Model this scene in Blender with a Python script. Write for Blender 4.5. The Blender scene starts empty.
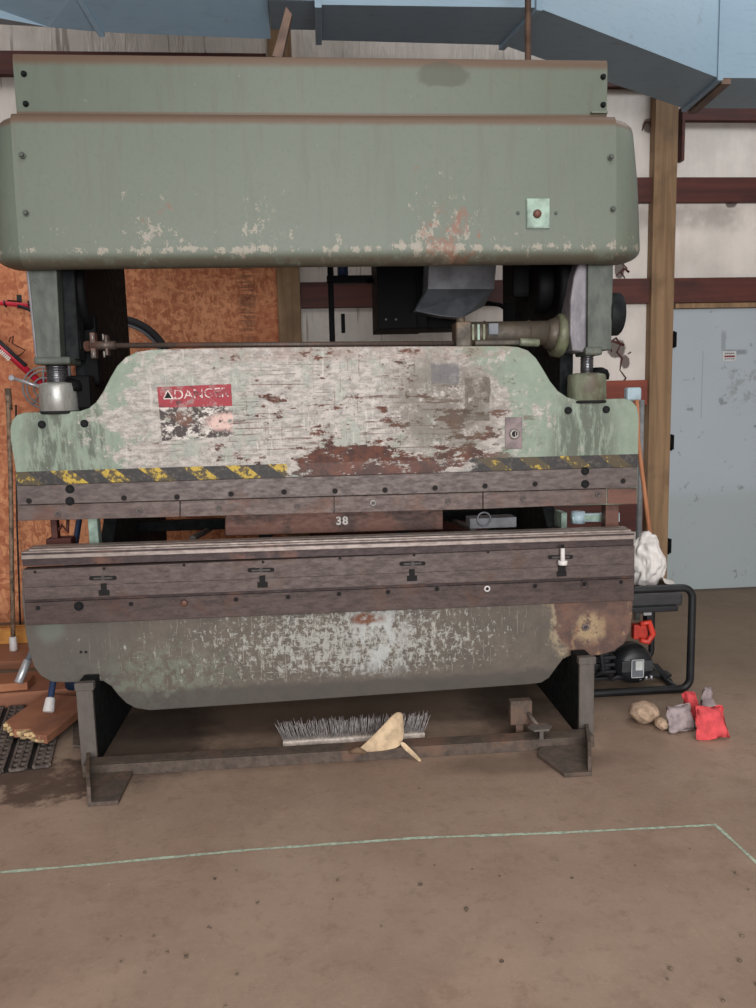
import bpy, bmesh, math, random
from mathutils import Vector, Matrix
random.seed(7)
SC = bpy.context.scene
COL = SC.collection
PI = math.pi

# ------------------------------------------------------------------ camera
CAM = Vector((-0.0776, -3.0666, 1.3744))
YAW, PITCH, ROLL, FPX = 0.0796, 0.1304, -0.0236, 782.1
fw = Vector((math.sin(YAW)*math.cos(PITCH), math.cos(YAW)*math.cos(PITCH), -math.sin(PITCH)))
r0 = Vector((math.cos(YAW), -math.sin(YAW), 0))
u0 = r0.cross(fw)
rt = math.cos(ROLL)*r0 + math.sin(ROLL)*u0
up = -math.sin(ROLL)*r0 + math.cos(ROLL)*u0
cd = bpy.data.cameras.new('camera')
cam = bpy.data.objects.new('camera', cd)
COL.objects.link(cam)
cam.matrix_world = Matrix(((rt.x, up.x, -fw.x, CAM.x), (rt.y, up.y, -fw.y, CAM.y), (rt.z, up.z, -fw.z, CAM.z), (0, 0, 0, 1)))
cd.sensor_fit = 'VERTICAL'
cd.sensor_height = 36
cd.lens = FPX/1008*36
cd.clip_start = .02
SC.camera = cam


def U(px, py, Y):
    """measured point of the photograph on the upright plane y = Y"""
    d = fw + (px-378)/FPX*rt - (py-504)/FPX*up
    return CAM + d*((Y-CAM.y)/d.y)


def UZ(px, py, z=0.0):
    d = fw + (px-378)/FPX*rt - (py-504)/FPX*up
    return CAM + d*((z-CAM.z)/d.z)


# ------------------------------------------------------------------ materials
def lin(c):
    o = []
    for v in c[:3]:
        v = v/255.0
        o.append(v/12.92 if v <= .04045 else ((v+.055)/1.055)**2.4)
    return (*o, 1.0)


class N:
    def __init__(s, name):
        s.m = bpy.data.materials.new(name)
        s.m.use_nodes = True
        s.t = s.m.node_tree
        s.t.nodes.clear()
        s.o = s.t.nodes.new('ShaderNodeOutputMaterial')
        s.b = s.t.nodes.new('ShaderNodeBsdfPrincipled')
        s.t.links.new(s.b.outputs[0], s.o.inputs[0])
        s.tc = s.t.nodes.new('ShaderNodeTexCoord')
        s.co = s.tc.outputs['Object']
        s.sep = None

    def put(s, inp, v):
        if isinstance(v, bpy.types.NodeSocket):
            s.t.links.new(v, inp)
        elif isinstance(v, (tuple, list)):
            if len(v) == 3 and inp.type == 'RGBA':
                v = lin(v)
            inp.default_value = v
        else:
            inp.default_value = v

    def xyz(s):
        if s.sep is None:
            s.sep = s.t.nodes.new('ShaderNodeSeparateXYZ')
            s.t.links.new(s.co, s.sep.inputs[0])
        return s.sep.outputs

    def map(s, scale=(1, 1, 1), rot=(0, 0, 0), loc=(0, 0, 0), vec=None):
        n = s.t.nodes.new('ShaderNodeMapping')
        s.put(n.inputs[0], vec or s.co)
        n.inputs['Scale'].default_value = scale
        n.inputs['Rotation'].default_value = rot
        n.inputs['Location'].default_value = loc
        return n.outputs[0]

    def noise(s, scale, detail=4, rough=.6, vec=None, dist=0.0, color=False):
        n = s.t.nodes.new('ShaderNodeTexNoise')
        s.put(n.inputs['Vector'], vec or s.co)
        n.inputs['Scale'].default_value = scale
        n.inputs['Detail'].default_value = detail
        n.inputs['Roughness'].default_value = rough
        n.inputs['Distortion'].default_value = dist
        return n.outputs[1 if color else 0]

    def voro(s, scale, vec=None, feat='F1', color=False):
        n = s.t.nodes.new('ShaderNodeTexVoronoi')
        n.feature = feat
        s.put(n.inputs['Vector'], vec or s.co)
        n.inputs['Scale'].default_value = scale
        return n.outputs[1 if color else 0]

    def ss(s, f, lo, hi, a=0.0, b=1.0):
        n = s.t.nodes.new('ShaderNodeMapRange')
        n.interpolation_type = 'SMOOTHSTEP'
        if lo > hi:
            lo, hi, a, b = hi, lo, b, a
        s.put(n.inputs[0], f)
        n.inputs[1].default_value = lo
        n.inputs[2].default_value = hi
        n.inputs[3].default_value = a
        n.inputs[4].default_value = b
        return n.outputs[0]

    def ma(s, op, a, b=0.0, c=0.0):
        n = s.t.nodes.new('ShaderNodeMath')
        n.operation = op
        s.put(n.inputs[0], a)
        s.put(n.inputs[1], b)
        if op in ('MULTIPLY_ADD',):
            s.put(n.inputs[2], c)
        return n.outputs[0]

    def mul(s, *a):
        r = a[0]
        for b in a[1:]:
            r = s.ma('MULTIPLY', r, b)
        return r

    def add(s, *a):
        r = a[0]
        for b in a[1:]:
            r = s.ma('ADD', r, b)
        return r

    def mx(s, *a):
        r = a[0]
        for b in a[1:]:
            r = s.ma('MAXIMUM', r, b)
        return r

    def inv(s, a):
        return s.ma('SUBTRACT', 1.0, a)

    def mix(s, f, a, b, mode='MIX'):
        n = s.t.nodes.new('ShaderNodeMix')
        n.data_type = 'RGBA'
        n.blend_type = mode
        s.put(n.inputs[0], f)
        s.put(n.inputs[6], a)
        s.put(n.inputs[7], b)
        return n.outputs[2]

    def ell(s, cx, cz, rx, rz, soft=.25, wob=.0, axes=(0, 2)):
        """soft ellipse of wear in the object's own coordinates"""
        o = s.xyz()
        a = s.ma('DIVIDE', s.ma('SUBTRACT', o[axes[0]], cx), rx)
        b = s.ma('DIVIDE', s.ma('SUBTRACT', o[axes[1]], cz), rz)
        d = s.ma('SQRT', s.add(s.mul(a, a), s.mul(b, b)))
        if wob:
            d = s.add(d, s.mul(s.ma('SUBTRACT', s.wobn(), .5), wob))
        return s.ss(d, 1+soft, 1-soft)

    def wobn(s):
        if not hasattr(s, '_w'):
            s._w = s.noise(9, 5, .65)
        return s._w

    def rng(s, axis, lo, hi, soft=.005, wob=0.0):
        v = s.xyz()[axis]
        if wob:
            v = s.add(v, s.mul(s.ma('SUBTRACT', s.wobn(), .5), wob))
        return s.mul(s.ss(v, lo-soft, lo+soft), s.ss(v, hi+soft, hi-soft))

    def out(s, color, rough=.6, metal=0.0, bump=None, bd=.3, spec=.4, bdist=.01):
        s.put(s.b.inputs['Base Color'], color)
        s.put(s.b.inputs['Roughness'], rough)
        s.put(s.b.inputs['Metallic'], metal)
        s.put(s.b.inputs['Specular IOR Level'], spec)
        if bump is not None:
            n = s.t.nodes.new('ShaderNodeBump')
            n.inputs['Strength'].default_value = bd
            n.inputs['Distance'].default_value = bdist
            s.put(n.inputs['Height'], bump)
            s.t.links.new(n.outputs[0], s.b.inputs['Normal'])
        return s.m


def plain(name, c, rough=.5, metal=0.0, var=.12, scale=12, spec=.4, c2=None, bd=.12):
    n = N(name)
    a = n.noise(scale, 5, .6)
    d = c2 or tuple(v*(1-var*2.2) for v in c)
    col = n.mix(n.ss(a, .38, .66), c, d)
    return n.out(col, rough, metal, bump=a, bd=bd, bdist=.004, spec=spec)


def ram_color(n):
    x, y, z = n.xyz()
    fine = n.noise(42, 8, .78)
    mid = n.noise(13, 8, .74)
    g = n.mix(n.ss(mid, .35, .65), (118, 131, 116), (131, 143, 128))
    # grime streaks below the cup screws
    streak = n.noise(16, 7, .72, vec=n.map((2.0, 1, .5)))
    dirt = n.mx(n.mul(n.ell(-1.07, 1.2, .09, .24, .5), n.ss(streak, .42, .56)), n.mul(n.ell(-.92, 1.2, .07, .2, .5), n.ss(streak, .44, .58)), n.mul(n.ell(1.0, 1.18, .13, .24, .45), n.ss(streak, .38, .54)))
    c = n.mix(n.mul(dirt, .8), g, (70, 74, 64))
    c = n.mix(n.mul(n.ss(n.noise(9, 7, .7, vec=n.map((1, 1, .5), loc=(3, 0, 0))), .56, .66), .35), c, (88, 94, 82))
    # worn white primer across the middle
    wz = n.noise(6.5, 9, .74, vec=n.map((1, 1, 1.2)))
    cen = n.ell(-.06, 1.31, .82, .42, .38)
    white = n.ss(n.add(wz, n.mul(cen, .34)), .66, .71)
    spots = n.ss(n.add(n.noise(12, 8, .75, vec=n.map((1.4, 1, .7), loc=(2, 0, 5))), n.mul(n.ell(0, 1.25, 1.05, .5, .3), .085)), .645, .68)
    white = n.mx(white, n.mul(spots, .8))
    wc = n.mix(n.ss(n.noise(20, 8, .75, vec=n.map((1, 1, 2.6))), .42, .58), (180, 171, 165), (142, 136, 131))
    wc = n.mix(n.mul(n.ss(n.noise(7, 7, .7), .50, .60), .65), wc, (140, 147, 138))
    wc = n.mix(n.mul(n.ss(fine, .52, .61), .6), wc, (112, 98, 92))
    scr = n.ss(n.noise(16, 6, .6, vec=n.map((3.2, 1, .35), rot=(0, .25, 0))), .60, .64)
    wc = n.mix(n.mul(scr, .5), wc, (196, 190, 184))
    c = n.mix(n.mul(white, .94), c, wc)
    # rust eaten sideways through the primer
    rz = n.noise(5.4, 10, .70, vec=n.map((1, 1, 2.6), loc=(3.1, 0, 1.7)))
    bias = n.add(n.mul(n.ell(.16, 1.115, .46, .06, .8), .13), n.mul(n.ell(.0, 1.17, .16, .07, .6), .13),
                 n.mul(n.ell(.42, 1.20, .28, .17, .7), .10), n.mul(n.ell(-.12, 1.37, .4, .10, .6), .035), n.mul(n.ell(.1, 1.56, .7, .025, .6), .04))
    rust = n.ss(n.add(rz, bias, n.mul(n.ma('SUBTRACT', n.noise(16, 8, .75, vec=n.map((1, 1, 2.2))), .5), .45)), .61, .64)
    holes = n.mul(n.ss(n.noise(13, 9, .76, vec=n.map((1, 1, 1.8), loc=(6, 6, 6))), .56, .60), .9)
    rust = n.mul(rust, n.inv(holes), n.ell(.02, 1.3, .76, .42, .25))
    lines = n.mul(n.ss(n.noise(3.2, 9, .66, vec=n.map((1.1, 1, 34), loc=(.6, 0, 0))), .565, .60), n.ell(-.02, 1.30, .66, .25, .35), n.ss(n.noise(5, 4), .44, .52))
    cr = n.mul(n.ss(n.noise(3.2, 9, .66, vec=n.map((30, 1, 2.2), loc=(8.6, 0, 3))), .60, .63), n.ell(.1, 1.3, .6, .26, .35))
    specks = n.mul(n.ss(n.noise(22, 8, .75, vec=n.map((1, 1, 2))), .60, .63), n.ell(.05, 1.3, .70, .3, .3))
    rust = n.mx(rust, n.mul(lines, .8), n.mul(cr, .5), n.mul(specks, .85))
    rc = n.mix(n.ss(mid, .38, .62), (100, 62, 50), (66, 46, 42))
    c = n.mix(rust, c, rc)
    # grey and brown residue of old stickers, right of the middle
    olive = n.mul(n.ell(.44, 1.36, .22, .19, .4, .8), n.ss(n.noise(11, 8, .74, vec=n.map(loc=(5, 0, 1))), .39, .49))
    c = n.mix(n.mul(olive, .75), c, (92, 82, 72))
    st = n.mul(n.rng(0, .385, .50, .004, .04), n.rng(2, 1.435, 1.515, .004, .04))
    c = n.mix(n.mul(st, n.ss(fine, .68, .5), .8), c, (84, 82, 86))
    st2 = n.mul(n.rng(0, .52, .62, .004, .03), n.rng(2, 1.29, 1.46, .004, .05), n.ss(mid, .42, .5))
    c = n.mix(n.mul(st2, .85), c, (78, 68, 58))
    te = n.mul(n.rng(2, 1.535, 1.60, .012, .05), n.ss(mid, .42, .52), n.ell(.15, 1.56, .62, .2, .3))
    c = n.mix(n.mul(te, .4), c, (120, 90, 76))
    sp = n.ss(n.noise(34, 4, .7), .63, .67)
    c = n.mix(n.mul(sp, .5), c, (84, 76, 68))
    return c, fine, rust


def mk_ram():
    n = N('ram_paint')
    c, fine, rust = ram_color(n)
    return n.out(c, n.ss(rust, 0, 1, .5, .8), 0, bump=n.add(fine, n.mul(rust, -1.0)), bd=.25, bdist=.004)


def mk_hazard():
    n = N('hazard_paint')
    c, fine, rust = ram_color(n)
    x, y, z = n.xyz()
    ph = n.ma('FRACT', n.ma('MULTIPLY', n.add(x, n.mul(z, 1.25), 4.941), 6.06))
    yel = n.mul(n.ss(ph, .0, .03), n.ss(ph, .5, .47))
    gone = n.ss(n.add(n.noise(26, 8, .75), n.mul(n.ss(x, .3, .5), .07), n.mul(n.ss(x, -1.0, -1.15), .05)), .45, .53)
    yc = n.mix(n.mul(gone, .92), (178, 150, 58), (58, 52, 48))
    hz = n.mix(yel, n.mix(n.ss(fine, .5, .62), (48, 46, 46), (84, 76, 70)), yc)
    keep = n.mx(n.ss(x, -.12, -.26), n.ss(x, .44, .62))
    wear = n.ss(n.add(n.noise(12, 7, .7, vec=n.map((1, 1, 2))), n.mul(keep, .5)), .74, .82)
    c = n.mix(wear, c, hz)
    return n.out(c, .6, bump=fine, bd=.2, bdist=.003)


def mk_hood():
    n = N('hood_paint')
    x, y, z = n.xyz()
    c = n.mix(n.noise(2.2, 5, .6), (91, 99, 89), (101, 107, 96))
    c = n.mix(n.mul(n.ss(n.noise(60, 3, .6), .5, .7), .3), c, (84, 94, 83))
    run = n.noise(10, 5, .6, vec=n.map((2.4, 1, .25)))
    c = n.mix(n.mul(n.ss(run, .5, .7), .35), c, (88, 90, 78))
    # chipped zones
    f = n.noise(15, 8, .72)
    fv = n.noise(22, 9, .76, vec=n.map((1.2, 1, .8), loc=(4, 2, 1)))
    low = n.ss(z, 2.12, 1.90)
    zone = n.add(n.mul(low, .07), n.mul(n.ell(.42, 2.02, .16, .2, .5), .085), n.mul(n.ell(-.24, 2.02, .08, .16, .5), .08), n.mul(n.ell(-.65, 2.05, .12, .12, .5), .07),
                 n.mul(n.rng(2, 1.922, 1.945, .008, .03), .085))
    chip = n.ss(n.add(fv, zone), .66, .69)
    c = n.mix(n.mul(chip, .7), c, (154, 145, 132))
    zr = n.add(n.mul(n.ell(.46, 1.99, .12, .14, .5), .17), n.mul(n.ell(.34, 2.16, .05, .1, .5), .13), n.mul(n.ell(-.6, 2.04, .12, .07, .6), .1), n.mul(low, .05))
    ru = n.ss(n.add(n.noise(14, 9, .75, vec=n.map(loc=(7, 1, 2))), zr), .66, .76)
    c = n.mix(n.mul(ru, .75), c, (122, 80, 62))
    dark = n.mul(n.ss(z, 1.925, 1.895), n.ss(f, .3, .5))
    c = n.mix(n.mul(dark, .8), c, (74, 64, 52))
    dust = n.mx(n.mul(n.ss(n.add(z, n.mul(f, .012)), 2.368, 2.388), n.ss(z, 2.45, 2.44)), n.ss(n.add(z, n.mul(f, .012)), 2.602, 2.63))
    c = n.mix(n.mul(dust, .88), c, (92, 70, 56))
    stain = n.mul(n.ell(.45, 2.60, .13, .06, .35, .7), n.ss(f, .3, .5))
    c = n.mix(n.mul(n.ell(.45, 2.585, .10, .045, .15, 1.3), .6), c, (68, 68, 58))
    return n.out(c, n.mix(chip, (.0, .0, .0), (40, 40, 40)) if 0 else .52, bump=n.add(n.mul(f, .5), n.mul(chip, -1)), bd=.12, bdist=.004, spec=.45)


def mk_bed():
    n = N('bed_paint')
    x, y, z = n.xyz()
    f = n.noise(24, 8, .76)
    mid = n.noise(8, 8, .72)
    c = n.mix(n.ss(mid, .36, .64), (97, 88, 79), (83, 76, 69))
    c = n.mix(n.mul(n.ell(-.75, .30, .30, .12, .7, .8), n.ss(f, .44, .56), .6), c, (112, 120, 106))
    c = n.mix(n.mul(n.ell(-1.08, .45, .22, .3, .5), .6), c, (80, 76, 72))
    c = n.mix(n.mul(n.ell(-1.13, .52, .05, .05, .5, 1.0), .5), c, (104, 114, 104))
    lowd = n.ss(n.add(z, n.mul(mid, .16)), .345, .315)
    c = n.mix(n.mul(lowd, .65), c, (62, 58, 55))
    cen = n.ell(.12, .42, .55, .17, .8)
    cen2 = n.ell(-.30, .38, .75, .2, .6)
    v = n.noise(24, 9, .8, vec=n.map((1.8, 1, 1.0)))
    w = n.ss(n.add(v, n.mul(cen, .10), n.mul(cen2, .04)), .62, .66)
    h = n.noise(22, 9, .8, vec=n.map((.9, 1, 2.4), loc=(2, 4, 1)))
    w = n.mx(w, n.ss(n.add(h, n.mul(cen, .09), n.mul(cen2, .035)), .635, .67))
    w = n.mul(w, n.ss(z, .24, .30), n.ell(-.1, .4, 1.05, .3, .25))
    c = n.mix(n.mul(w, .8), c, (164, 164, 158))
    blk = n.mul(n.ell(.16, .42, .11, .17, .5, 1.1), n.ss(n.noise(9, 8, .74, vec=n.map((1.8, 1, 1), loc=(0, 3, 3))), .46, .54), n.ss(z, .24, .30))
    c = n.mix(n.mul(blk, .8), c, (170, 172, 170))
    for k, (rot, loc) in enumerate([(.5, 3), (-.3, 9), (.9, 14), (.15, 23)]):
        sn = n.noise(7, 3, .5, vec=n.map((15, 1, .8), rot=(0, rot, 0), loc=(loc, 0, 0)))
        m = n.mul(n.ss(sn, .66, .69), n.ell(-.05, .4, .85, .2, .4), n.ss(z, .24, .3))
        c = n.mix(n.mul(m, .4), c, (166, 160, 150))
    c = n.mix(n.mul(n.ell(.115, .505, .055, .02, .5, 2.0), n.ss(f, .38, .5)), c, (104, 64, 46))
    # rusted right end
    xe = n.add(x, n.mul(z, .35), n.mul(n.ma('SUBTRACT', n.wobn(), .5), .22))
    re = n.ss(xe, 1.035, 1.05)
    rc = n.mix(n.ss(mid, .38, .6), (104, 78, 66), (78, 60, 56))
    fl = n.ss(n.noise(17, 9, .76, vec=n.map((1.2, 1, .7))), .55, .62)
    rc = n.mix(n.mul(fl, n.ss(n.add(z, n.mul(x, -.5)), .0, -.16), .7), rc, (150, 120, 92))
    rc = n.mix(n.mul(n.ss(n.noise(8, 7, .7, vec=n.map(loc=(9, 1, 1))), .55, .63), .5), rc, (124, 82, 62))
    c = n.mix(re, c, rc)
    edge = n.mul(n.ss(xe, .995, 1.03), n.ss(xe, 1.07, 1.04), n.ss(f, .42, .55))
    c = n.mix(n.mul(edge, .8), c, (150, 134, 110))
    ring = n.mul(n.ell(1.035, .43, .055, .06, .5, 2.2), n.ss(f, .38, .52))
    c = n.mix(n.mul(ring, .8), c, (162, 140, 108))
    return n.out(c, .62, bump=n.add(f, n.mul(w, .6)), bd=.22, bdist=.004)


def steel(name, a, b, rusty=.3, streak=(1, 1, 3), rc=(104, 72, 60), rough=.5, metal=.25, spec=.4):
    n = N(name)
    f = n.noise(24, 7, .7, vec=n.map(streak))
    g = n.noise(2.4, 5, .65)
    c = n.mix(n.ss(f, .3, .7), a, b)
    r = n.ss(n.add(n.noise(4, 8, .68), n.mul(g, .35)), .86-rusty*.5, .98-rusty*.5)
    c = n.mix(n.mul(r, .8), c, rc)
    d = n.ss(n.noise(40, 4, .7), .64, .7)
    c = n.mix(n.mul(d, .5), c, tuple(v*.6 for v in a))
    return n.out(c, n.ss(f, .3, .7, rough-.08, rough+.15), metal, bump=f, bd=.12, bdist=.002, spec=spec)


def mk_osb():
    n = N('osb_board')
    v = n.map((1, 1, 1.15))
    ch = n.voro(26, vec=n.map((1, .2, 1.7), vec=n.add_vec(n.noise(5, 3, color=True), .12)), color=True)
    ch2 = n.voro(34, vec=n.map((1.9, .2, .8), vec=n.add_vec(n.noise(6, 3, color=True), .1)), color=True)
    a = n.noise(1.6, 5, .6)
    sepa = n.t.nodes.new('ShaderNodeSeparateColor')
    n.t.links.new(ch, sepa.inputs[0])
    sepb = n.t.nodes.new('ShaderNodeSeparateColor')
    n.t.links.new(ch2, sepb.inputs[0])
    k = n.mul(n.add(sepa.outputs[0], sepb.outputs[1]), .5)
    c = n.mix(n.ss(k, .1, .9), (168, 100, 68), (218, 152, 110))
    c = n.mix(n.mul(n.ss(a, .42, .62), .5), c, (168, 94, 64))
    st = n.ss(n.noise(26, 6, .7, vec=n.map((1, 1, 2))), .64, .72)
    c = n.mix(n.mul(st, .5), c, (98, 52, 38))
    prn = n.mul(n.ell(-.47, 2.05, .055, .3, .5), n.ss(n.noise(30, 3, .6, vec=n.map((.3, 1, 3))), .42, .52))
    c = n.mix(n.mul(prn, .6), c, (92, 58, 44))
    return n.out(c, .75, bump=k, bd=.2, bdist=.003)


def add_vec(s, colsock, amt):
    a = s.t.nodes.new('ShaderNodeVectorMath')
    a.operation = 'SCALE'
    s.put(a.inputs[0], colsock)
    a.inputs['Scale'].default_value = amt
    b = s.t.nodes.new('ShaderNodeVectorMath')
    b.operation = 'ADD'
    s.put(b.inputs[0], a.outputs[0])
    s.put(b.inputs[1], s.co)
    return b.outputs[0]


N.add_vec = add_vec


def wood(name, a, b, scale=6, stretch=(1, 1, .06), knots=True, rough=.7):
    n = N(name)
    g = n.noise(scale*4, 6, .6, vec=n.map(stretch), dist=.6)
    c = n.mix(n.ss(g, .3, .7), a, b)
    if knots:
        k = n.voro(2.2, vec=n.map((1.6, 1.6, .55)))
        c = n.mix(n.ss(k, .10, .04), c, tuple(v*.4 for v in b))
    d = n.noise(3, 5, .6)
    c = n.mix(n.mul(n.ss(d, .5, .68), .45), c, tuple(v*.62 for v in b))
    return n.out(c, rough, bump=g, bd=.15, bdist=.003)


def mk_insul():
    n = N('insulation_facing')
    x, y, z = n.xyz()
    g = n.noise(1.4, 5, .62)
    c = n.mix(n.ss(g, .35, .68), (214, 206, 199), (184, 177, 171))
    v = n.noise(6, 5, .6, vec=n.map((3, 1, .3)))
    c = n.mix(n.mul(n.ss(v, .46, .66), .12), c, (160, 152, 148))
    s = n.ss(n.noise(40, 4, .7), .68, .73)
    c = n.mix(n.mul(s, .5), c, (110, 92, 80))
    # torn spots
    for (cx, cz, rx, rz) in ((2.15, 3.10, .045, .05), (1.97, 2.22, .03, .08), (1.96, 1.68, .06, .06), (2.72, 2.62, .04, .035), (2.02, 1.60, .03, .05)):
        c = n.mix(n.mul(n.ell(cx, cz, rx, rz, .15, 1.1), .85), c, (62, 44, 38))
    # grime rubbed under the girts
    gr = n.mul(n.rng(2, 2.46, 2.62, .05, .1), n.ss(n.noise(2.2, 4), .45, .62))
    c = n.mix(n.mul(gr, .5), c, (120, 112, 106))
    wr = n.mul(n.noise(6, 6, .6, vec=n.map((2.2, 1, .35)), dist=1.4), n.ss(n.noise(5, 4, .6, vec=n.map((1, 1, .3))), .4, .7), n.add(.12, n.mul(n.ss(x, 1.9, 1.4), .9)))
    fold = n.ss(n.noise(5, 4, .6, vec=n.map((3.2, 1, .16), rot=(0, .35, 0)), dist=.8), .60, .66)
    c = n.mix(n.mul(fold, n.ss(x, 1.6, 1.2), .75), c, (128, 116, 112))
    return n.out(c, .55, bump=wr, bd=.75, bdist=.03, spec=.35)


def mk_floor():
    n = N('concrete_floor')
    x, y, z = n.xyz()
    g = n.noise(1.3, 7, .62)
    h = n.noise(7, 7, .68)
    f = n.noise(60, 5, .7)
    c = n.mix(n.ss(g, .32, .68), (152, 131, 115), (136, 114, 99))
    c = n.mix(n.mul(n.ss(h, .5, .7), .35), c, (120, 98, 84))
    c = n.mix(n.mul(n.ss(n.noise(2.4, 6, .6, vec=n.map(loc=(5, 2, 0))), .55, .7), .35), c, (172, 146, 126))
    c = n.mix(n.mul(n.ss(f, .5, .72), .22), c, (176, 152, 134))
    c = n.mix(n.mul(n.ss(n.noise(18, 8, .75, vec=n.map(loc=(2, 7, 0))), .52, .64), .32), c, (112, 92, 78))
    # floor colour turns darker towards the back
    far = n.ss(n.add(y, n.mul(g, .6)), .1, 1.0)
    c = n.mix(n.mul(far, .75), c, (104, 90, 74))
    oil_shade = n.mul(n.ell(-1.08, -.2, .25, .17, .15, 1.9, (0, 1)), n.ss(h, .3, .5))
    c = n.mix(n.mul(oil_shade, .8), c, (60, 44, 38))
    oil_shade = n.mul(n.ell(-.35, -.12, .6, .1, .5, 1.0, (0, 1)), .9)
    c = n.mix(n.mul(oil_shade, .5), c, (74, 56, 46))
    oil_shade = n.mul(n.ell(.7, -.3, .35, .08, .5, 1.0, (0, 1)), .9)
    c = n.mix(n.mul(oil_shade, .5), c, (70, 54, 44))
    oil_shade = n.mul(n.ell(.0, .5, 1.0, .5, .3, .8, (0, 1)), .9)  # oily floor under the press, with the machine's shadow painted in
    c = n.mix(n.mul(oil_shade, .55), c, (62, 50, 42))
    oil_shade = n.mul(n.ell(-.80, .15, .25, .42, .4, 1.0, (0, 1)), .95)  # oil and painted shade beside the left frame
    c = n.mix(n.mul(oil_shade, .75), c, (40, 34, 32))
    oil_shade = n.mul(n.ell(.78, .2, .2, .4, .4, 1.0, (0, 1)), .95)  # oil and painted shade beside the right frame
    c = n.mix(n.mul(oil_shade, .6), c, (44, 37, 34))
    sp = n.ss(n.noise(22, 3, .6, vec=n.map(loc=(1, 8, 0))), .72, .745)
    c = n.mix(n.mul(sp, .6), c, (66, 52, 44))
    sp = n.ss(n.noise(26, 3, .6, vec=n.map(loc=(11, 3, 0))), .735, .75)
    c = n.mix(n.mul(sp, .6), c, (170, 150, 132))
    return n.out(c, n.ss(h, .3, .7, .62, .8), bump=n.add(h, n.mul(f, .4)), bd=.15, bdist=.01, spec=.3)


def mk_door():
    n = N('door_paint')
    x, y, z = n.xyz()
    g = n.noise(2, 5, .6)
    c = n.mix(g, (164, 172, 178), (150, 160, 168))
    low = n.ss(n.add(z, n.mul(g, .15)), .85, .7)
    c = n.mix(n.mul(low, .55), c, (140, 148, 144))
    s = n.ss(n.noise(12, 7, .74), .61, .66)
    c = n.mix(n.mul(s, .6), c, (92, 96, 94))
    s = n.ss(n.noise(5, 7, .72, vec=n.map((1.5, 1, .8), loc=(3, 0, 5))), .62, .70)
    c = n.mix(n.mul(s, low, .7), c, (98, 92, 82))
    s = n.mul(n.rng(2, 1.635, 1.665, .008, .02), n.rng(0, 2.71, 2.87, .02))
    c = n.mix(n.mul(s, .6), c, (92, 92, 96))
    vs_ = n.mul(n.rng(0, 2.69, 2.72, .005, .01), n.rng(2, 1.66, 1.79, .02, .02))
    c = n.mix(n.mul(vs_, .45), c, (104, 108, 108))
    br = n.mul(n.ell(2.86, 1.42, .12, .13, .5, .9), n.ss(n.noise(14, 7, .74, vec=n.map(loc=(1, 5, 1))), .5, .58))
    c = n.mix(n.mul(br, .45), c, (112, 110, 100))
    sc = n.mul(n.rng(2, 1.21, 1.66, .004, .012), n.rng(0, 2.56, 2.567, .003, .01))
    c = n.mix(n.mul(sc, .4), c, (112, 112, 112))
    return n.out(c, .5, bump=g, bd=.05)


def mk_duct(name, a, b):
    n = N(name)
    g = n.noise(3, 5, .6)
    c = n.mix(g, a, b)
    s = n.noise(30, 4, .6, vec=n.map((.4, 1, 3)))
    c = n.mix(n.mul(n.ss(s, .5, .7), .2), c, tuple(v*.8 for v in b))
    m = n.mul(n.ss(n.noise(6, 6, .7, vec=n.map((1, 2.4, 1))), .63, .7), .4)
    c = n.mix(m, c, (92, 72, 64))
    return n.out(c, .5, .0, bump=g, bd=.05, spec=.35)


def mk_sign():
    """worn decal: red band above, broken black print on white below"""
    n = N('danger_decal')
    x, y, z = n.xyz()
    f = n.noise(26, 7, .72)
    h = n.noise(13, 7, .7, vec=n.map((1, 1, 1.5), loc=(3, 3, 3)))
    band = n.ss(z, 1.368, 1.372)
    low = n.mix(n.ss(h, .44, .5), (198, 190, 184), (62, 52, 50))
    low = n.mix(n.ss(n.noise(10, 6, .7, vec=n.map(loc=(8, 0, 2))), .56, .62), low, (98, 66, 54))
    low = n.mix(n.mul(n.ell(-.40, 1.31, .09, .035, .3, .8), n.ss(f, .36, .5)), low, (204, 172, 164))
    low = n.mix(n.ss(f, .56, .62), low, (150, 152, 140))
    red = n.mix(n.ss(n.noise(20, 6, .7, vec=n.map(loc=(1, 6, 2))), .55, .62), (146, 42, 54), (84, 42, 46))
    c = n.mix(band, low, red)
    rc, fi, ru = ram_color(n)
    k = n.rng(0, -.665, -.365, .012, .05)
    gone = n.ss(n.noise(17, 8, .76, vec=n.map(loc=(4, 4, 4))), .53, .57)
    body = n.mul(n.rng(2, 1.215, 1.42, .02, .08), k)
    gone = n.mix(band, n.mx(gone, n.inv(body)), n.mul(gone, .4))
    c = n.mix(gone, c, rc)
    return n.out(c, .6, bump=f, bd=.1, bdist=.002)


def mk_lettering():
    n = N('worn_lettering')
    f = n.noise(30, 7, .75)
    c = n.mix(n.ss(f, .47, .54), (206, 190, 186), (132, 54, 60))
    c = n.mix(n.ss(n.noise(22, 6, .7, vec=n.map(loc=(3, 2, 1))), .56, .6), c, (80, 50, 50))
    return n.out(c, .65)


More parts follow.
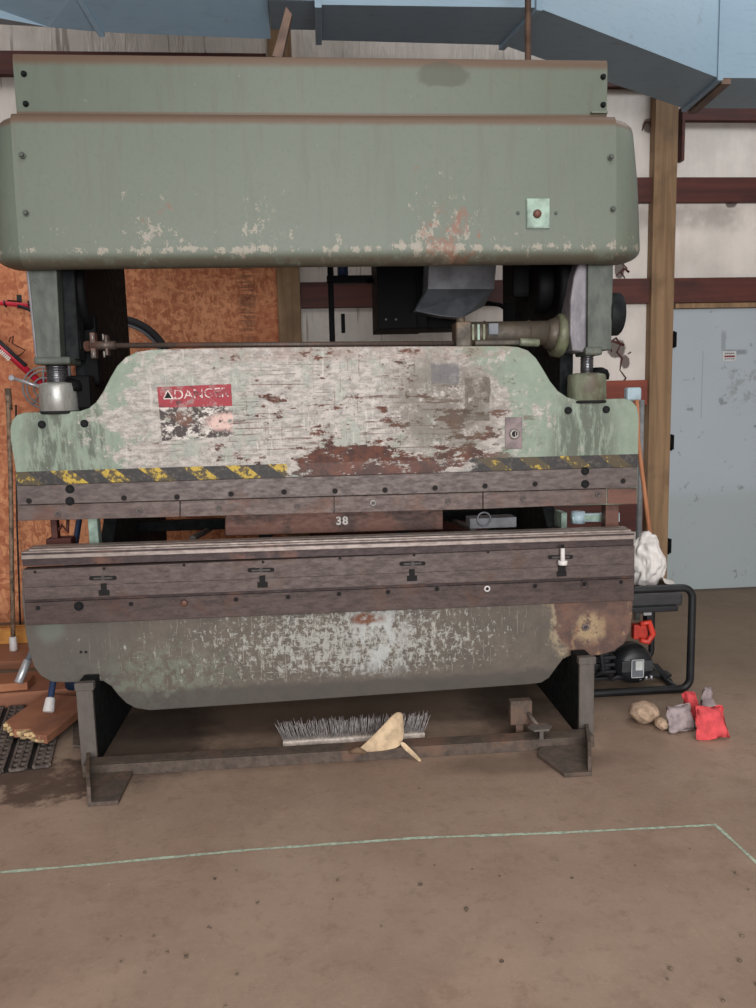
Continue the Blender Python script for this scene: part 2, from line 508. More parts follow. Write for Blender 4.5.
M = dict(
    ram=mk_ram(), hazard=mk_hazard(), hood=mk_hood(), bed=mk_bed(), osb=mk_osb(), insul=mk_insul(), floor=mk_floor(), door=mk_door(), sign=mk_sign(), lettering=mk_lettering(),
    clamp=steel('clamp_steel', (100, 89, 86), (76, 67, 65), .2, rc=(90, 70, 62)),
    punch=steel('punch_steel', (100, 86, 82), (78, 66, 63), .34, rc=(98, 72, 62)),
    die=steel('die_steel', (112, 102, 98), (84, 74, 72), .2, metal=.35, rough=.42),
    dieedge=steel('worn_edge_steel', (158, 146, 140), (122, 110, 104), .12, metal=.4, rough=.4),
    diedark=steel('recess_steel', (70, 56, 56), (54, 44, 44), .3),
    plateA=steel('die_rail_steel', (96, 83, 79), (72, 61, 59), .26, rc=(86, 66, 58)),
    plateB=steel('bed_bar_steel', (84, 69, 65), (62, 51, 49), .3, rc=(84, 60, 52)),
    gauge=steel('gauge_bar_steel', (84, 60, 54), (66, 50, 46), .5, rc=(112, 76, 64)),
    frame=steel('frame_paint', (30, 32, 33), (18, 20, 22), .1, (1, 1, 1), rc=(34, 29, 27), rough=.7, metal=0, spec=.15),
    column=steel('column_paint', (98, 90, 85), (80, 73, 69), .25, (1, 1, .3), rc=(110, 84, 72), rough=.6, metal=0),
    foot=steel('foot_paint', (92, 79, 70), (68, 59, 53), .3, (1, 1, 1), rc=(108, 82, 68), rough=.7, metal=0),
    rod=steel('rod_paint', (84, 90, 82), (66, 71, 66), .2, (1, 1, .4), rc=(108, 96, 78), rough=.5, metal=0),
    rodside=steel('rod_casting', (126, 122, 126), (98, 96, 102), .15, (1, 1, .4), rough=.45, metal=.2),
    cup=steel('cup_metal', (156, 156, 152), (118, 118, 112), .12, (1, 1, .3), rc=(110, 104, 82), rough=.4, metal=.35),
    cupg=steel('cup_paint', (124, 130, 110), (92, 94, 78), .35, (1, 1, .3), rc=(82, 72, 60), rough=.45, metal=.1),
    shiny=steel('screw_steel', (120, 120, 124), (80, 80, 84), .1, (1, 1, 1), rough=.25, metal=.8),
    shaft=steel('shaft_steel', (88, 74, 66), (66, 56, 52), .4, (6, 1, 1), rough=.5, metal=.2),
    gear=steel('gearbox_paint', (80, 70, 58), (58, 54, 48), .35, (1, 1, 1), rc=(112, 92, 72), rough=.5, metal=.1),
    gearg=steel('flange_paint', (108, 112, 88), (80, 78, 64), .3, (1, 1, 1), rc=(96, 82, 66), rough=.45, metal=.1),
    black=plain('black_paint', (11, 11, 13), .65, spec=.12),
    hole=plain('socket_dark', (16, 14, 14), .8),
    bolt=plain('bolt_steel', (74, 68, 66), .5, .3),
    boltl=plain('bright_bolt', (150, 144, 140), .4, .4),
    greyguard=plain('guard_grey', (150, 150, 156), .5, 0, .08),
    greydark=plain('guard_dark', (104, 108, 114), .5, 0, .08),
    white=plain('white_plastic', (214, 208, 206), .5, 0, .05),
    girt=wood('girt_wood', (86, 40, 32), (60, 28, 24), 5, (.08, 1, 1), False, .6),
    girto=wood('girt_wood_bright', (138, 66, 48), (108, 50, 40), 5, (.08, 1, 1), False, .6),
    post=wood('post_wood', (144, 115, 85), (112, 88, 64), 5, (1, 1, .05)),
    lumber=wood('lumber', (176, 118, 82), (140, 88, 62), 5, (.12, .12, 1), False),
    lumber2=wood('lumber_brown', (158, 106, 80), (126, 82, 62), 5, (.12, .12, 1), False),
    lumbery=wood('lumber_yellow', (196, 142, 66), (168, 106, 52), 4, (.2, 1, 1), False),
    splint=plain('broken_wood', (202, 172, 128), .8, 0, .18, 40),
    dowel=wood('dowel_wood', (190, 130, 92), (156, 100, 70), 4, (1, 1, .05), False),
    duct=mk_duct('duct_blue', (126, 146, 160), (114, 136, 152)),
    conduit=plain('rusty_conduit', (104, 82, 70), .6, .2),
    chalk=plain('chalk', (176, 190, 170), .9, 0, .1, 60),
    red=plain('bike_red', (198, 36, 58), .35, 0, .06),
    rubber=plain('rubber', (40, 40, 44), .7, 0, .1),
    alu=plain('aluminium', (186, 186, 190), .35, .5, .06),
    blue=plain('blue_tube', (46, 62, 92), .4, 0, .12),
    cane=plain('cane_brown', (140, 116, 96), .6, 0, .2, 30),
    gen=plain('generator_black', (30, 31, 34), .45, 0, .1),
    gend=plain('generator_tank', (58, 58, 60), .4, 0, .08),
    orange=plain('generator_red', (196, 58, 44), .45, 0, .1),
    redbag=plain('red_cloth', (214, 84, 88), .9, 0, .06, 30, bd=.03, spec=.1),
    greybag=plain('grey_cloth', (160, 146, 146), .9, 0, .08, 30, bd=.03, spec=.1),
    tanbag=plain('tan_cloth', (178, 152, 130), .9, 0, .1, 30, bd=.03, spec=.1),
    cloth=plain('white_cloth', (222, 216, 212), .9, 0, .06, 10, bd=.03, spec=.1),
    rag=plain('cream_rag', (206, 180, 148), .9, 0, .08, 20),
    bristle=plain('bristles', (176, 170, 170), .7, 0, .15, 50),
    broomw=plain('broom_block', (232, 218, 206), .7, 0, .1, 30),
    mat=plain('dark_mat', (104, 92, 86), .8, 0, .15, 30),
    ledge=plain('pale_blue_plastic', (176, 196, 206), .4, 0, .05),
    greypipe=plain('grey_plastic', (128, 128, 130), .5, 0, .08),
    card=plain('brown_cardboard', (122, 98, 76), .85, 0, .1),
    text=plain('white_paint', (226, 218, 212), .7, 0, .06, 60),
    ink=plain('red_ink', (128, 50, 64), .7, 0, .04),
    gtext=plain('grey_ink', (96, 92, 96), .7, 0, .04),
    label=plain('label_pale', (196, 198, 196), .6, 0, .05),
    plate=plain('key_plate', (122, 108, 108), .5, .3, .12),
    gaugegreen=plain('pale_green_paint', (150, 172, 158), .5, 0, .12),
    ceil=plain('ceiling_facing', (150, 148, 146), .8, 0, .06, 3),
    sidew=plain('side_wall', (170, 160, 152), .8, 0, .08, 2),
    debris=plain('debris', (120, 104, 88), .9, 0, .25, 40),
)


# ------------------------------------------------------------------ mesh helpers
def box(bm, a, b, bev=0.0, mi=0, rot=None):
    a, b = Vector(a), Vector(b)
    c = (a+b)/2
    s = Vector((abs(b.x-a.x), abs(b.y-a.y), abs(b.z-a.z)))
    mat = Matrix.Translation(c) @ (rot.to_4x4() if rot else Matrix.Identity(4)) @ Matrix.Diagonal((*s, 1))
    g = bmesh.ops.create_cube(bm, size=1, matrix=mat)
    vs = g['verts']
    fs = list({f for v in vs for f in v.link_faces})
    if bev:
        es = list({e for v in vs for e in v.link_edges})
        r = bmesh.ops.bevel(bm, geom=es, offset=bev, segments=2, affect='EDGES', profile=.5)
        fs = [f for f in r['faces']] + [f for f in fs if f.is_valid]
    for f in set(fs):
        if f.is_valid:
            f.material_index = mi
    return bm


def prism(bm, pts, d, bev=0.0, mi=0):
    """polygon (3D points, planar) pushed along vector d"""
    d = Vector(d)
    v0 = [bm.verts.new(p) for p in pts]
    v1 = [bm.verts.new(Vector(p)+d) for p in pts]
    fs = [bm.faces.new(v0), bm.faces.new(v1[::-1])]
    n = len(pts)
    sides = []
    for i in range(n):
        sides.append(bm.faces.new((v0[(i+1) % n], v0[i], v1[i], v1[(i+1) % n])))
    fs += sides
    bmesh.ops.recalc_face_normals(bm, faces=fs)
    if bev:
        es = [e for f in fs[:2] for e in f.edges]
        r = bmesh.ops.bevel(bm, geom=list(set(es)), offset=bev, segments=2, affect='EDGES', profile=.5)
        for f in r['faces']:
            f.material_index = mi
    for f in fs:
        if f.is_valid:
            f.material_index = mi
    return bm


def cyl(bm, p0, p1, r0, r1=None, n=20, mi=0, caps=True, bev=0.0):
    p0, p1 = Vector(p0), Vector(p1)
    r1 = r0 if r1 is None else r1
    ax = (p1-p0)
    q = ax.to_track_quat('Z', 'Y').to_matrix()
    rings = []
    prof = [(0, r0), (1, r1)]
    L = ax.length
    if bev:
        prof = [(0, r0-bev), (bev/L, r0), (1-bev/L, r1), (1, r1-bev)]
    for t, r in prof:
        rings.append([bm.verts.new(p0+ax*t+q @ Vector((r*math.cos(2*PI*i/n), r*math.sin(2*PI*i/n), 0))) for i in range(n)])
    for a, b in zip(rings, rings[1:]):
        for i in range(n):
            f = bm.faces.new((a[i], a[(i+1) % n], b[(i+1) % n], b[i]))
            f.material_index = mi
            f.smooth = True
    if caps:
        f = bm.faces.new(rings[0][::-1]); f.material_index = mi
        f = bm.faces.new(rings[-1]); f.material_index = mi
    return bm


def tube(bm, pts, r, n=10, mi=0, closed=False, caps=True):
    pts = [Vector(p) for p in pts]
    N_ = len(pts)
    rings = []
    rr = r if isinstance(r, (list, tuple)) else [r]*N_
    up_ = None
    for i, p in enumerate(pts):
        if closed:
            t = (pts[(i+1) % N_]-pts[i-1]).normalized()
        else:
            t = (pts[min(i+1, N_-1)]-pts[max(i-1, 0)]).normalized()
        if up_ is None:
            up_ = t.orthogonal().normalized()
        up_ = (up_-t*up_.dot(t)).normalized()
        s = t.cross(up_)
        rings.append([bm.verts.new(p+rr[i]*(math.cos(2*PI*k/n)*up_+math.sin(2*PI*k/n)*s)) for k in range(n)])
    prs = list(zip(rings, rings[1:]))
    if closed:
        prs.append((rings[-1], rings[0]))
    for a, b in prs:
        for k in range(n):
            f = bm.faces.new((a[k], a[(k+1) % n], b[(k+1) % n], b[k]))
            f.material_index = mi
            f.smooth = True
    if caps and not closed:
        f = bm.faces.new(rings[0][::-1]); f.material_index = mi
        f = bm.faces.new(rings[-1]); f.material_index = mi
    return bm


def torus(bm, c, ax, R, r, n=48, m=10, mi=0, sq=1.0):
    c = Vector(c)
    q = Vector(ax).to_track_quat('Z', 'Y').to_matrix()
    pts = [c+q @ Vector((R*math.cos(2*PI*i/n), R*math.sin(2*PI*i/n), 0)) for i in range(n)]
    return tube(bm, pts, r, m, mi, closed=True)


def lathe(bm, base, ax, prof, n=28, mi=0):
    base = Vector(base)
    q = Vector(ax).to_track_quat('Z', 'Y').to_matrix()
    rings = []
    for h, r in prof:
        rings.append([bm.verts.new(base+q @ Vector((max(r, 1e-4)*math.cos(2*PI*i/n), max(r, 1e-4)*math.sin(2*PI*i/n), h))) for i in range(n)])
    for a, b in zip(rings, rings[1:]):
        for i in range(n):
            f = bm.faces.new((a[i], a[(i+1) % n], b[(i+1) % n], b[i]))
            f.material_index = mi
            f.smooth = True
    f = bm.faces.new(rings[0][::-1]); f.material_index = mi
    f = bm.faces.new(rings[-1]); f.material_index = mi
    return bm


def BM():
    return bmesh.new()


def root_loc(o):
    while o.parent:
        o = o.parent
    return o.location.copy()


def obj(name, bm, mats, parent=None, smooth=False, loc=None):
    """one mesh object; geometry is given in world coordinates"""
    bmesh.ops.recalc_face_normals(bm, faces=bm.faces[:])
    off = root_loc(parent) if parent else (Vector(loc) if loc else Vector((0, 0, 0)))
    if off.length:
        bmesh.ops.translate(bm, verts=bm.verts[:], vec=-off)
    me = bpy.data.meshes.new(name)
    bm.to_mesh(me)
    bm.free()
    if smooth:
        for p in me.polygons:
            p.use_smooth = True
    if not isinstance(mats, (list, tuple)):
        mats = [mats]
    for m in mats:
        me.materials.append(M[m] if isinstance(m, str) else m)
    o = bpy.data.objects.new(name, me)
    COL.objects.link(o)
    if parent:
        o.parent = parent
    elif loc:
        o.location = loc
    return o


def thing(name, label, cat, loc=(0, 0, 0), group=None):
    o = bpy.data.objects.new(name, None)
    o.empty_display_size = .1
    COL.objects.link(o)
    o.location = loc
    return tag(o, label, cat, group)


def tag(o, label, cat, group=None):
    o['label'] = label
    o['category'] = cat
    if group:
        o['group'] = group
    return o


def struct(name, bm, m, parent=None):
    o = obj(name, bm, m, parent)
    if not parent:
        o['kind'] = 'structure'
    return o


def autosmooth(o, ang=40):
    for p in o.data.polygons:
        p.use_smooth = True
    try:
        o.data.set_sharp_from_angle(angle=math.radians(ang))
    except Exception:
        pass
    return o


def text_mesh(name, body, size, origin, xdir, zdir, mat, parent, ext=.0008, sx=1.0, space=1.0, bold=.0):
    cu = bpy.data.curves.new(name, 'FONT')
    cu.body = body
    cu.size = size
    cu.extrude = ext
    cu.offset = bold
    cu.space_character = space
    cu.align_x = 'CENTER'
    cu.align_y = 'CENTER'
    t = bpy.data.objects.new(name, cu)
    COL.objects.link(t)
    dg = bpy.context.evaluated_depsgraph_get()
    me = bpy.data.meshes.new_from_object(t.evaluated_get(dg))
    bpy.data.objects.remove(t)
    bpy.data.curves.remove(cu)
    xd, zd = Vector(xdir).normalized(), Vector(zdir).normalized()
    nd = xd.cross(zd)
    off = root_loc(parent) if parent else Vector()
    o3 = Vector(origin)-off
    for v in me.vertices:
        v.co = o3+xd*v.co.x*sx+zd*v.co.y+nd*v.co.z
    me.name = name
    me.materials.clear()
    me.materials.append(M[mat])
    o = bpy.data.objects.new(name, me)
    COL.objects.link(o)
    o.parent = parent
    return o


def quad_bar(bm, pl, y0, y1, bev=.0, mi=0):
    """bar whose front face corners are photo points (tl,tr,br,bl) on plane y0"""
    return prism(bm, [U(*p, y0) for p in pl], (0, y1-y0, 0), bev, mi)


# ------------------------------------------------------------------ room shell
WY = 2.1
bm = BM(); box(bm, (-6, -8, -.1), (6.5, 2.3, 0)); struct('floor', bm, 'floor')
bm = BM(); box(bm, (-6, -8, 4.6), (6.5, 2.3, 4.7)); struct('ceiling', bm, 'ceil')
DX0, DX1, DZ1 = 2.345, 3.27, 1.945
bm = BM()
box(bm, (-6, WY, 0), (DX0, WY+.15, 4.6)); box(bm, (DX1, WY, 0), (6.5, WY+.15, 4.6)); box(bm, (DX0, WY, DZ1), (DX1, WY+.15, 4.6))
struct('wall_back', bm, 'insul')
bm = BM(); box(bm, (-6.1, -8, 0), (-6, 2.3, 4.6)); struct('wall_left', bm, 'sidew')
bm = BM(); box(bm, (6.5, -8, 0), (6.6, 2.3, 4.6)); struct('wall_right', bm, 'sidew')
bm = BM(); box(bm, (-6, -8.1, 0), (-4.2, -8, 4.6)); box(bm, (4.6, -8.1, 0), (6.5, -8, 4.6)); box(bm, (-4.2, -8.1, 4.2), (4.6, -8, 4.6))
struct('wall_front', bm, 'sidew')

# wall framing: girts
gi = 0
for (x0, x1, z0, z1, m) in ((-.13, 2.19, 2.615, 2.77, 'girt'), (2.31, 6.4, 2.615, 2.77, 'girt'), (-.13, 2.19, 1.975, 2.135, 'girt'), (2.31, 6.4, 1.975, 2.135, 'girt'),
                            (-.13, 2.17, 1.31, 1.475, 'girto'), (-.13, 2.15, .45, .68, 'girt'), (-5.9, -.29, 3.36, 3.495, 'girt'), (-.13, 2.19, 3.32, 3.46, 'girt'), (2.37, 6.4, 3.12, 3.25, 'girt')):
    gi += 1
    bm = BM(); box(bm, (x0, WY-.045, z0), (x1, WY, z1), .003)
    struct('trim_%d' % gi, bm, m)
bm = BM(); box(bm, (-5.9, WY-.014, 0), (-.262, WY, 2.62), 0); struct('wall_panel_left', bm, 'osb')
# posts
for k, (x0, x1) in enumerate(((U(276, 265, 2.02).x, U(299, 265, 2.02).x), (U(651.5, 300, 2.02).x, U(674, 300, 2.02).x))):
    bm = BM(); box(bm, (x0, WY-.08, 0), (x1, WY-.0, 4.6), .004)
    gi += 1
    struct('trim_%d' % gi, bm, 'post')
bm = BM(); box(bm, (2.345, WY-.06, 2.87), (2.365, WY, 3.2), .002); gi += 1; struct('trim_%d' % gi, bm, 'girt')

# door
bm = BM(); box(bm, (DX0+.005, WY+.01, .012), (DX1-.005, WY+.055, DZ1-.005), .002)
dr = struct('door_1', bm, 'door')
for zz in (1.74, 1.05, .33):
    bm = BM(); cyl(bm, (DX0+.006, WY+.0, zz-.055), (DX0+.006, WY+.0, zz+.055), .009, n=12); box(bm, (DX0+.006, WY+.004, zz-.05), (DX0+.03, WY+.012, zz+.05))
    obj('hinge', bm, 'black', dr)
a, b = U(723, 361, WY), U(737, 351, WY)
bm = BM(); box(bm, (a.x, WY+.006, a.z), (b.x, WY+.0098, b.z), .0008)
sg = obj('door_sign', bm, 'label', dr); sg['label'] = 'small white sign with red line'
bm = BM()
c = (a+b)/2
box(bm, (a.x+.012, WY+.004, c.z-.008), (b.x-.012, WY+.0058, c.z+.004))
obj('sign_line', bm, 'ink', sg)
bm = BM()
for i in range(5):
    box(bm, (a.x+.014+i*.014, WY+.004, c.z+.014), (a.x+.024+i*.014, WY+.0058, c.z+.022))
    box(bm, (a.x+.014+i*.014, WY+.004, c.z-.022), (a.x+.024+i*.014, WY+.0058, c.z-.016))
obj('sign_print', bm, 'gtext', sg)
bm = BM(); cyl(bm, (3.17, WY+.012, .98), (3.17, WY-.05, .98), .012); cyl(bm, (3.17, WY-.03, .98), (3.17, WY-.075, .98), .026, .03, bev=.004)
obj('door_handle', bm, 'boltl', dr)
gi += 1
bm = BM(); box(bm, (DX0, WY-.03, DZ1-.004), (DX1+.06, WY+.06, DZ1+.028), .002); box(bm, (DX1, WY-.03, 0), (DX1+.05, WY+.06, DZ1), .002)
struct('trim_%d' % gi, bm, 'post')

# peeled scraps of the wall facing
def curl(pts, r, wd=None):
    bm = BM()
    P = [Vector(p) for p in pts]
    tube(bm, P, r, 6)
    return bm
gi += 1
bm = BM()
for pl in ([(612, 352), (609, 343), (616, 338), (621, 344), (617, 352), (622, 358), (620, 370), (626, 378), (620, 386)], [(606, 348), (613, 341), (624, 345)], [(628, 354), (631, 352)],
           [(622, 263), (627, 268), (621, 272), (625, 278), (619, 284)], [(616, 276), (624, 268), (629, 272)], [(642, 131), (645, 122), (650, 122), (652, 130)]):
    tube(bm, [U(x, y, WY-.006-.004*(i % 2)) for i, (x, y) in enumerate(pl)], [.003+.005*((i*7) % 3)/2 for i in range(len(pl))], 6)
struct('trim_%d' % gi, bm, 'girt')

# ------------------------------------------------------------------ duct
ZD = 3.0
t = thing('air_duct', 'blue-grey sheet metal air duct with an offset elbow under the roof', 'duct', (0, .5, 3.0))
HT = .62

def duct_piece(pts, h0, h1):
    bm = BM()
    lo = [bm.verts.new((x, y, h0)) for x, y in pts]
    hi = [bm.verts.new((x, y, h1)) for x, y in pts]
    f = bm.faces.new(lo); f.material_index = 1
    f = bm.faces.new(hi[::-1])
    n = len(pts)
    for i in range(n):
        f = bm.faces.new((lo[i], lo[(i+1) % n], hi[(i+1) % n], hi[i])); f.material_index = 0
    return bm
rA, rB = UZ(0, 18, ZD), UZ(100, 32, ZD)
SL = .42  # underside tilt, shaped so the wide section catches the front light
def slope_z(y): return ZD+max(0, .71-y)*SL
bm = BM()
foot = [(-4.5, -.25), (-.21, -.25), (-.21, .712), (-.3, .71), (-.95, .668), (-1.15, .63), (-1.33, .555), (-1.7, .47), (-4.5, .3)]
back_z = {2: 0, 3: 0}
lo = []
for x, y in foot:
    lo.append(bm.verts.new((x, y, ZD+(max(0, .70-y)*SL if y < 0 else 0))))
hi = [bm.verts.new((x, y, ZD+1.0)) for x, y in foot]
n_ = len(foot)
f = bm.faces.new(lo)
bm.faces.new(hi[::-1])
for i in range(n_):
    bm.faces.new((lo[i], lo[(i+1) % n_], hi[(i+1) % n_], hi[i]))
bmesh.ops.triangulate(bm, faces=[f])
obj('wide_section', bm, 'duct', t)
obj('straight_section', duct_piece([(.005, .40), (.92, .395), (.855, .745), (.005, .72)], ZD, ZD+.5), ['duct', 'duct'], t)
obj('collar', duct_piece([(-.205, .43), (.0, .43), (.0, .69), (-.205, .69)], ZD+.03, ZD+.45), ['duct', 'duct'], t)
obj('elbow', duct_piece([(.92, .395), (2.083, 1.09), (2.09, 1.51), (.86, .745)], ZD, ZD+.5), ['duct', 'duct'], t)
obj('outer_section', duct_piece([(2.10, 1.088), (4.8, 1.07), (4.8, 1.49), (2.12, 1.51)], ZD, ZD+.5), ['duct', 'duct'], t)
def on_slope(px, py):
    d = fw + (px-378)/FPX*rt - (py-504)/FPX*up
    # plane z = ZD + (.69-y)*SL
    k = (ZD+(.69-CAM.y)*SL-CAM.z)/(d.z+d.y*SL)
    return CAM+d*k
fa, fb = on_slope(102, 33), on_slope(83, 1)
fb = fa+(fb-fa)*3
bm = BM()
w_ = Vector((.012, 0, 0)); h_ = Vector((0, -.01, -.022))
prism(bm, [fa-w_, fa+w_, fb+w_, fb-w_], h_, .002)
obj('joint_flange', bm, 'duct', t)
for nm, a, b in (('joint_flange', (.925, .38), (.855, .76)), ('joint_flange', (2.085, 1.075), (2.105, 1.52)), ('joint_flange', (.0, .385), (.005, .73))):
    a, b = Vector((*a, 0)), Vector((*b, 0))
    d = (b-a).normalized(); nrm = Vector((-d.y, d.x, 0))*.014
    bm = BM()
    prism(bm, [a+nrm+Vector((0, 0, ZD-.018)), b+nrm+Vector((0, 0, ZD-.018)), b-nrm+Vector((0, 0, ZD-.018)), a-nrm+Vector((0, 0, ZD-.018))], (0, 0, .52), .003)
    obj(nm, bm, 'duct', t)
a, b = Vector((2.10, 1.09, ZD-.03)), Vector((2.13, 1.52, ZD-.03))
bm = BM(); prism(bm, [a, b, b+Vector((.05, 0, 0)), a+Vector((.05, 0, 0))], (0, 0, .03), .002)
o = obj('support_strip', bm, 'conduit', t); o['label'] = 'rusty support strip'
for (x_, y_, h_) in ((-2.6, -.23, 1.0), (-2.6, .40, 1.0), (.45, .38, .5), (.45, .75, .5), (3.2, 1.07, .5), (3.2, 1.52, .5)):
    bm = BM(); box(bm, (x_-.015, y_-.002, ZD+h_-.1), (x_+.015, y_+.002, 4.6)); obj('hanger_strap', bm, 'conduit', t)
# hanging angle bracket beside the duct joint
bm = BM()
p = [U(286, 6, .36), U(292, 14, .36), U(282, 58, .36), U(272, 56, .36)]
prism(bm, p, (0, .05, 0), .002)
bm2 = bm
t2 = tag(obj('duct_hanger', bm, 'conduit', None), 'brown wedge-shaped hanger strap under the duct joint', 'hanger')
bm = BM(); cyl(bm, (U(528, 60, .2).x, .2, 2.66), (U(528, 60, .2).x-.004, .2, 4.6), .0125)
tag(obj('conduit_pipe', bm, 'conduit'), 'thin rusty vertical pipe dropping from the roof to the press top', 'pipe')

# ------------------------------------------------------------------ PRESS BRAKE
PB = thing('press_brake', 'large worn green press brake standing in the middle of the shop floor', 'press brake', (0, 0, 0))

# --- hood (lofted sheet metal with rounded ends)
def ring(z, hw, yf, yb, r, seg=8):
    pts = []
    cx = .0
    for (sx, cy, a0) in ((1, yf+r, -90), (1, yb-.03, 0), (-1, yb-.03, 90), (-1, yf+r, 180)):
        rr = r if cy == yf+r else .03
        for k in range(seg+1):
            a = math.radians(a0+90*k/seg)
            yy = cy+rr*math.sin(a)
            pts.append((cx+sx*(hw-rr)+rr*math.cos(a), yy, z+max(0, yy-.0)*.24*max(0, min(1, (2.3-z)/.4))))
    return pts
HF = -.10
lev = []
for k in range(7):           # rounded bottom edge
    a = PI/2*k/6
    lev.append((1.885+.055*(1-math.cos(a)) if 0 else 1.878+.06*(1-math.cos(a)), .06*(1-math.sin(a))))
lev += [(2.05, .003), (2.2, .008), (2.374, .018)]
for k in range(1, 5):
    a = PI/2*k/4
    lev.append((2.374+.036*math.sin(a), .018+.03*(1-math.cos(a))))
bm = BM()
rings = []
inner = [(2.3, .03), (1.95, .022), (1.884, .07)]
for z, ins in inner:
    rings.append([bm.verts.new(p) for p in ring(z, 1.215-ins-.01, HF+ins*.6+.01, .62, .12)])
for z, ins in lev:
    rings.append([bm.verts.new(p) for p in ring(z, 1.230-ins*1.6, HF+ins, .64, .16)])
bm.faces.new(rings[0][::-1])
bm.faces.new(rings[-1])
for a, b in zip(rings, rings[1:]):
    n = len(a)
    for i in range(n):
        bm.faces.new((a[i], a[(i+1) % n], b[(i+1) % n], b[i]))
hood = autosmooth(obj('hood', bm, 'hood', PB), 50)
# front sheet laid over the loft, ends at the two seams
bm = BM()
prof = [(HF+ins-.003, z) for z, ins in lev]
xs = [-1.098+2.180*i/24 for i in range(25)]
cols = [[bm.verts.new((x, y, z)) for y, z in prof] for x in xs]
cols2 = [[bm.verts.new((x, y+.006, z)) for y, z in prof] for x in xs]
for c1, c2 in zip(cols, cols[1:]):
    for i in range(len(prof)-1):
        bm.faces.new((c1[i], c2[i], c2[i+1], c1[i+1]))
for c1, c2 in ((cols[0], cols2[0]), (cols[-1], cols2[-1])):
    for i in range(len(prof)-1):
        bm.faces.new((c1[i], c1[i+1], c2[i+1], c2[i]))
autosmooth(obj('front_sheet', bm, 'hood', hood), 50)
# top cover
bm = BM()
pts = [(.02, 2.405), (.02, 2.622), (.027, 2.642), (.045, 2.650), (.5, 2.650), (.5, 2.405)]
prism(bm, [(-1.110, y, z) for y, z in pts], (2.196, 0, 0), .002)
cover = autosmooth(obj('top_cover', bm, 'hood', PB), 35)
bm = BM(); box(bm, (1.02, .006, 2.446), (1.084, .02, 2.454), .001); obj('cover_lip', bm, 'hood', cover)

def bolt_mesh(r, depth, style):
    """dome/socket bolt pointing at -y, at the origin"""
    bm = BM()
    if style == 'socket':
        lathe(bm, (0, 0, 0), (0, -1, 0), [(0, r), (depth, r), (depth+.0008, r*.9), (depth+.0008, r*.52), (depth*.2, r*.5)], 16, 0)
        cyl(bm, (0, -depth*.3, 0), (0, -depth*.95, 0), r*.55, n=6, mi=1)
    elif style == 'hole':
        lathe(bm, (0, 0, 0), (0, -1, 0), [(0, r), (.0015, r), (.0015, r*.86), (.0005, r*.8)], 16, 0)
        cyl(bm, (0, .0, 0), (0, -.001, 0), r*.82, n=14, mi=1)
    elif style == 'dome':
        lathe(bm, (0, 0, 0), (0, -1, 0), [(0, r), (depth*.5, r*.95), (depth*.85, r*.6), (depth, .001)], 14, 0)
    elif style == 'hex':
        cyl(bm, (0, 0, 0), (0, -.002, 0), r*1.3, n=18, mi=0)
        cyl(bm, (0, -.002, 0), (0, -depth, 0), r, n=6, mi=0, bev=.001)
    return bm
BOLTS = {}

def bolt(name, px, py, Y, parent, r=.01, depth=.005, style='socket', mats=('bolt', 'hole'), label=None):
    key = (name, r, depth, style, mats)
    p = U(px, py, Y)
    if key not in BOLTS:
        bm = bolt_mesh(r, depth, style)
        bmesh.ops.recalc_face_normals(bm, faces=bm.faces[:])
        me = bpy.data.meshes.new(name); bm.to_mesh(me); bm.free()
        for m in mats: me.materials.append(M[m])
        BOLTS[key] = me
    o = bpy.data.objects.new(name, BOLTS[key])
    COL.objects.link(o)
    o.parent = parent
    o.location = p-root_loc(parent)
    if label: o['label'] = label
    return o
for (x, y) in ((22, 155), (26, 213), (611, 157), (613, 209)):
    bolt('cover_bolt', x, y, HF-.003, hood, .0085, .012, 'hex', ('rod', 'hole'))
for (x, y) in ((24, 74), (26, 104), (603, 77), (603, 105)):
    bolt('cover_bolt', x, y, .02, cover, .0085, .012, 'hex', ('frame', 'hole'))
for (x, y) in ((518, 213), (556, 213)):
    bolt('screw', x, y, HF-.003, hood, .006, .003, 'dome', ('rod', 'hole'))
a, b = U(526, 229, HF), U(549, 199, HF)
bm = BM(); box(bm, (a.x, HF-.010, a.z), (b.x, HF-.002, b.z), .002)
box(bm, (a.x+.003, HF-.013, a.z+.004), (a.x+.068, HF-.009, b.z-.004), .001)
bp = obj('button_plate', bm, 'gaugegreen', hood)
bolt('push_button', 537, 214, HF-.012, hood, .016, .016, 'dome', ('gauge', 'hole'), 'rusty round push button')

# --- ram
outl = [(18, 520), (17, 480), (10.5, 440), (10, 428), (12, 420), (17, 415), (25, 412.5), (60, 412), (80, 411), (89, 408), (96, 402), (103, 392), (110, 378), (117, 366), (126, 357), (137, 352), (152, 349.5),
        (250, 347.5), (380, 346.5), (505, 346), (518, 347), (528, 350.5), (536, 358), (543, 369), (550, 381), (558, 391), (567, 397), (577, 400), (600, 399.5), (624, 398.5), (632, 401), (637, 407), (639, 416), (638, 470), (637.5, 504)]
bm = BM()
prism(bm, [U(x, y, 0) for x, y in outl], (0, .09, 0), .003)
ram = obj('ram', bm, 'ram', PB)
# hazard stripe
bm = BM(); quad_bar(bm, [(15.6, 472), (330, 462.5), (638, 454), (637.8, 467), (330, 475.5), (16.4, 486)], -.0015, .001)
o = obj('hazard_stripe', bm, 'hazard', ram); o['label'] = 'worn black and yellow diagonal warning stripe'
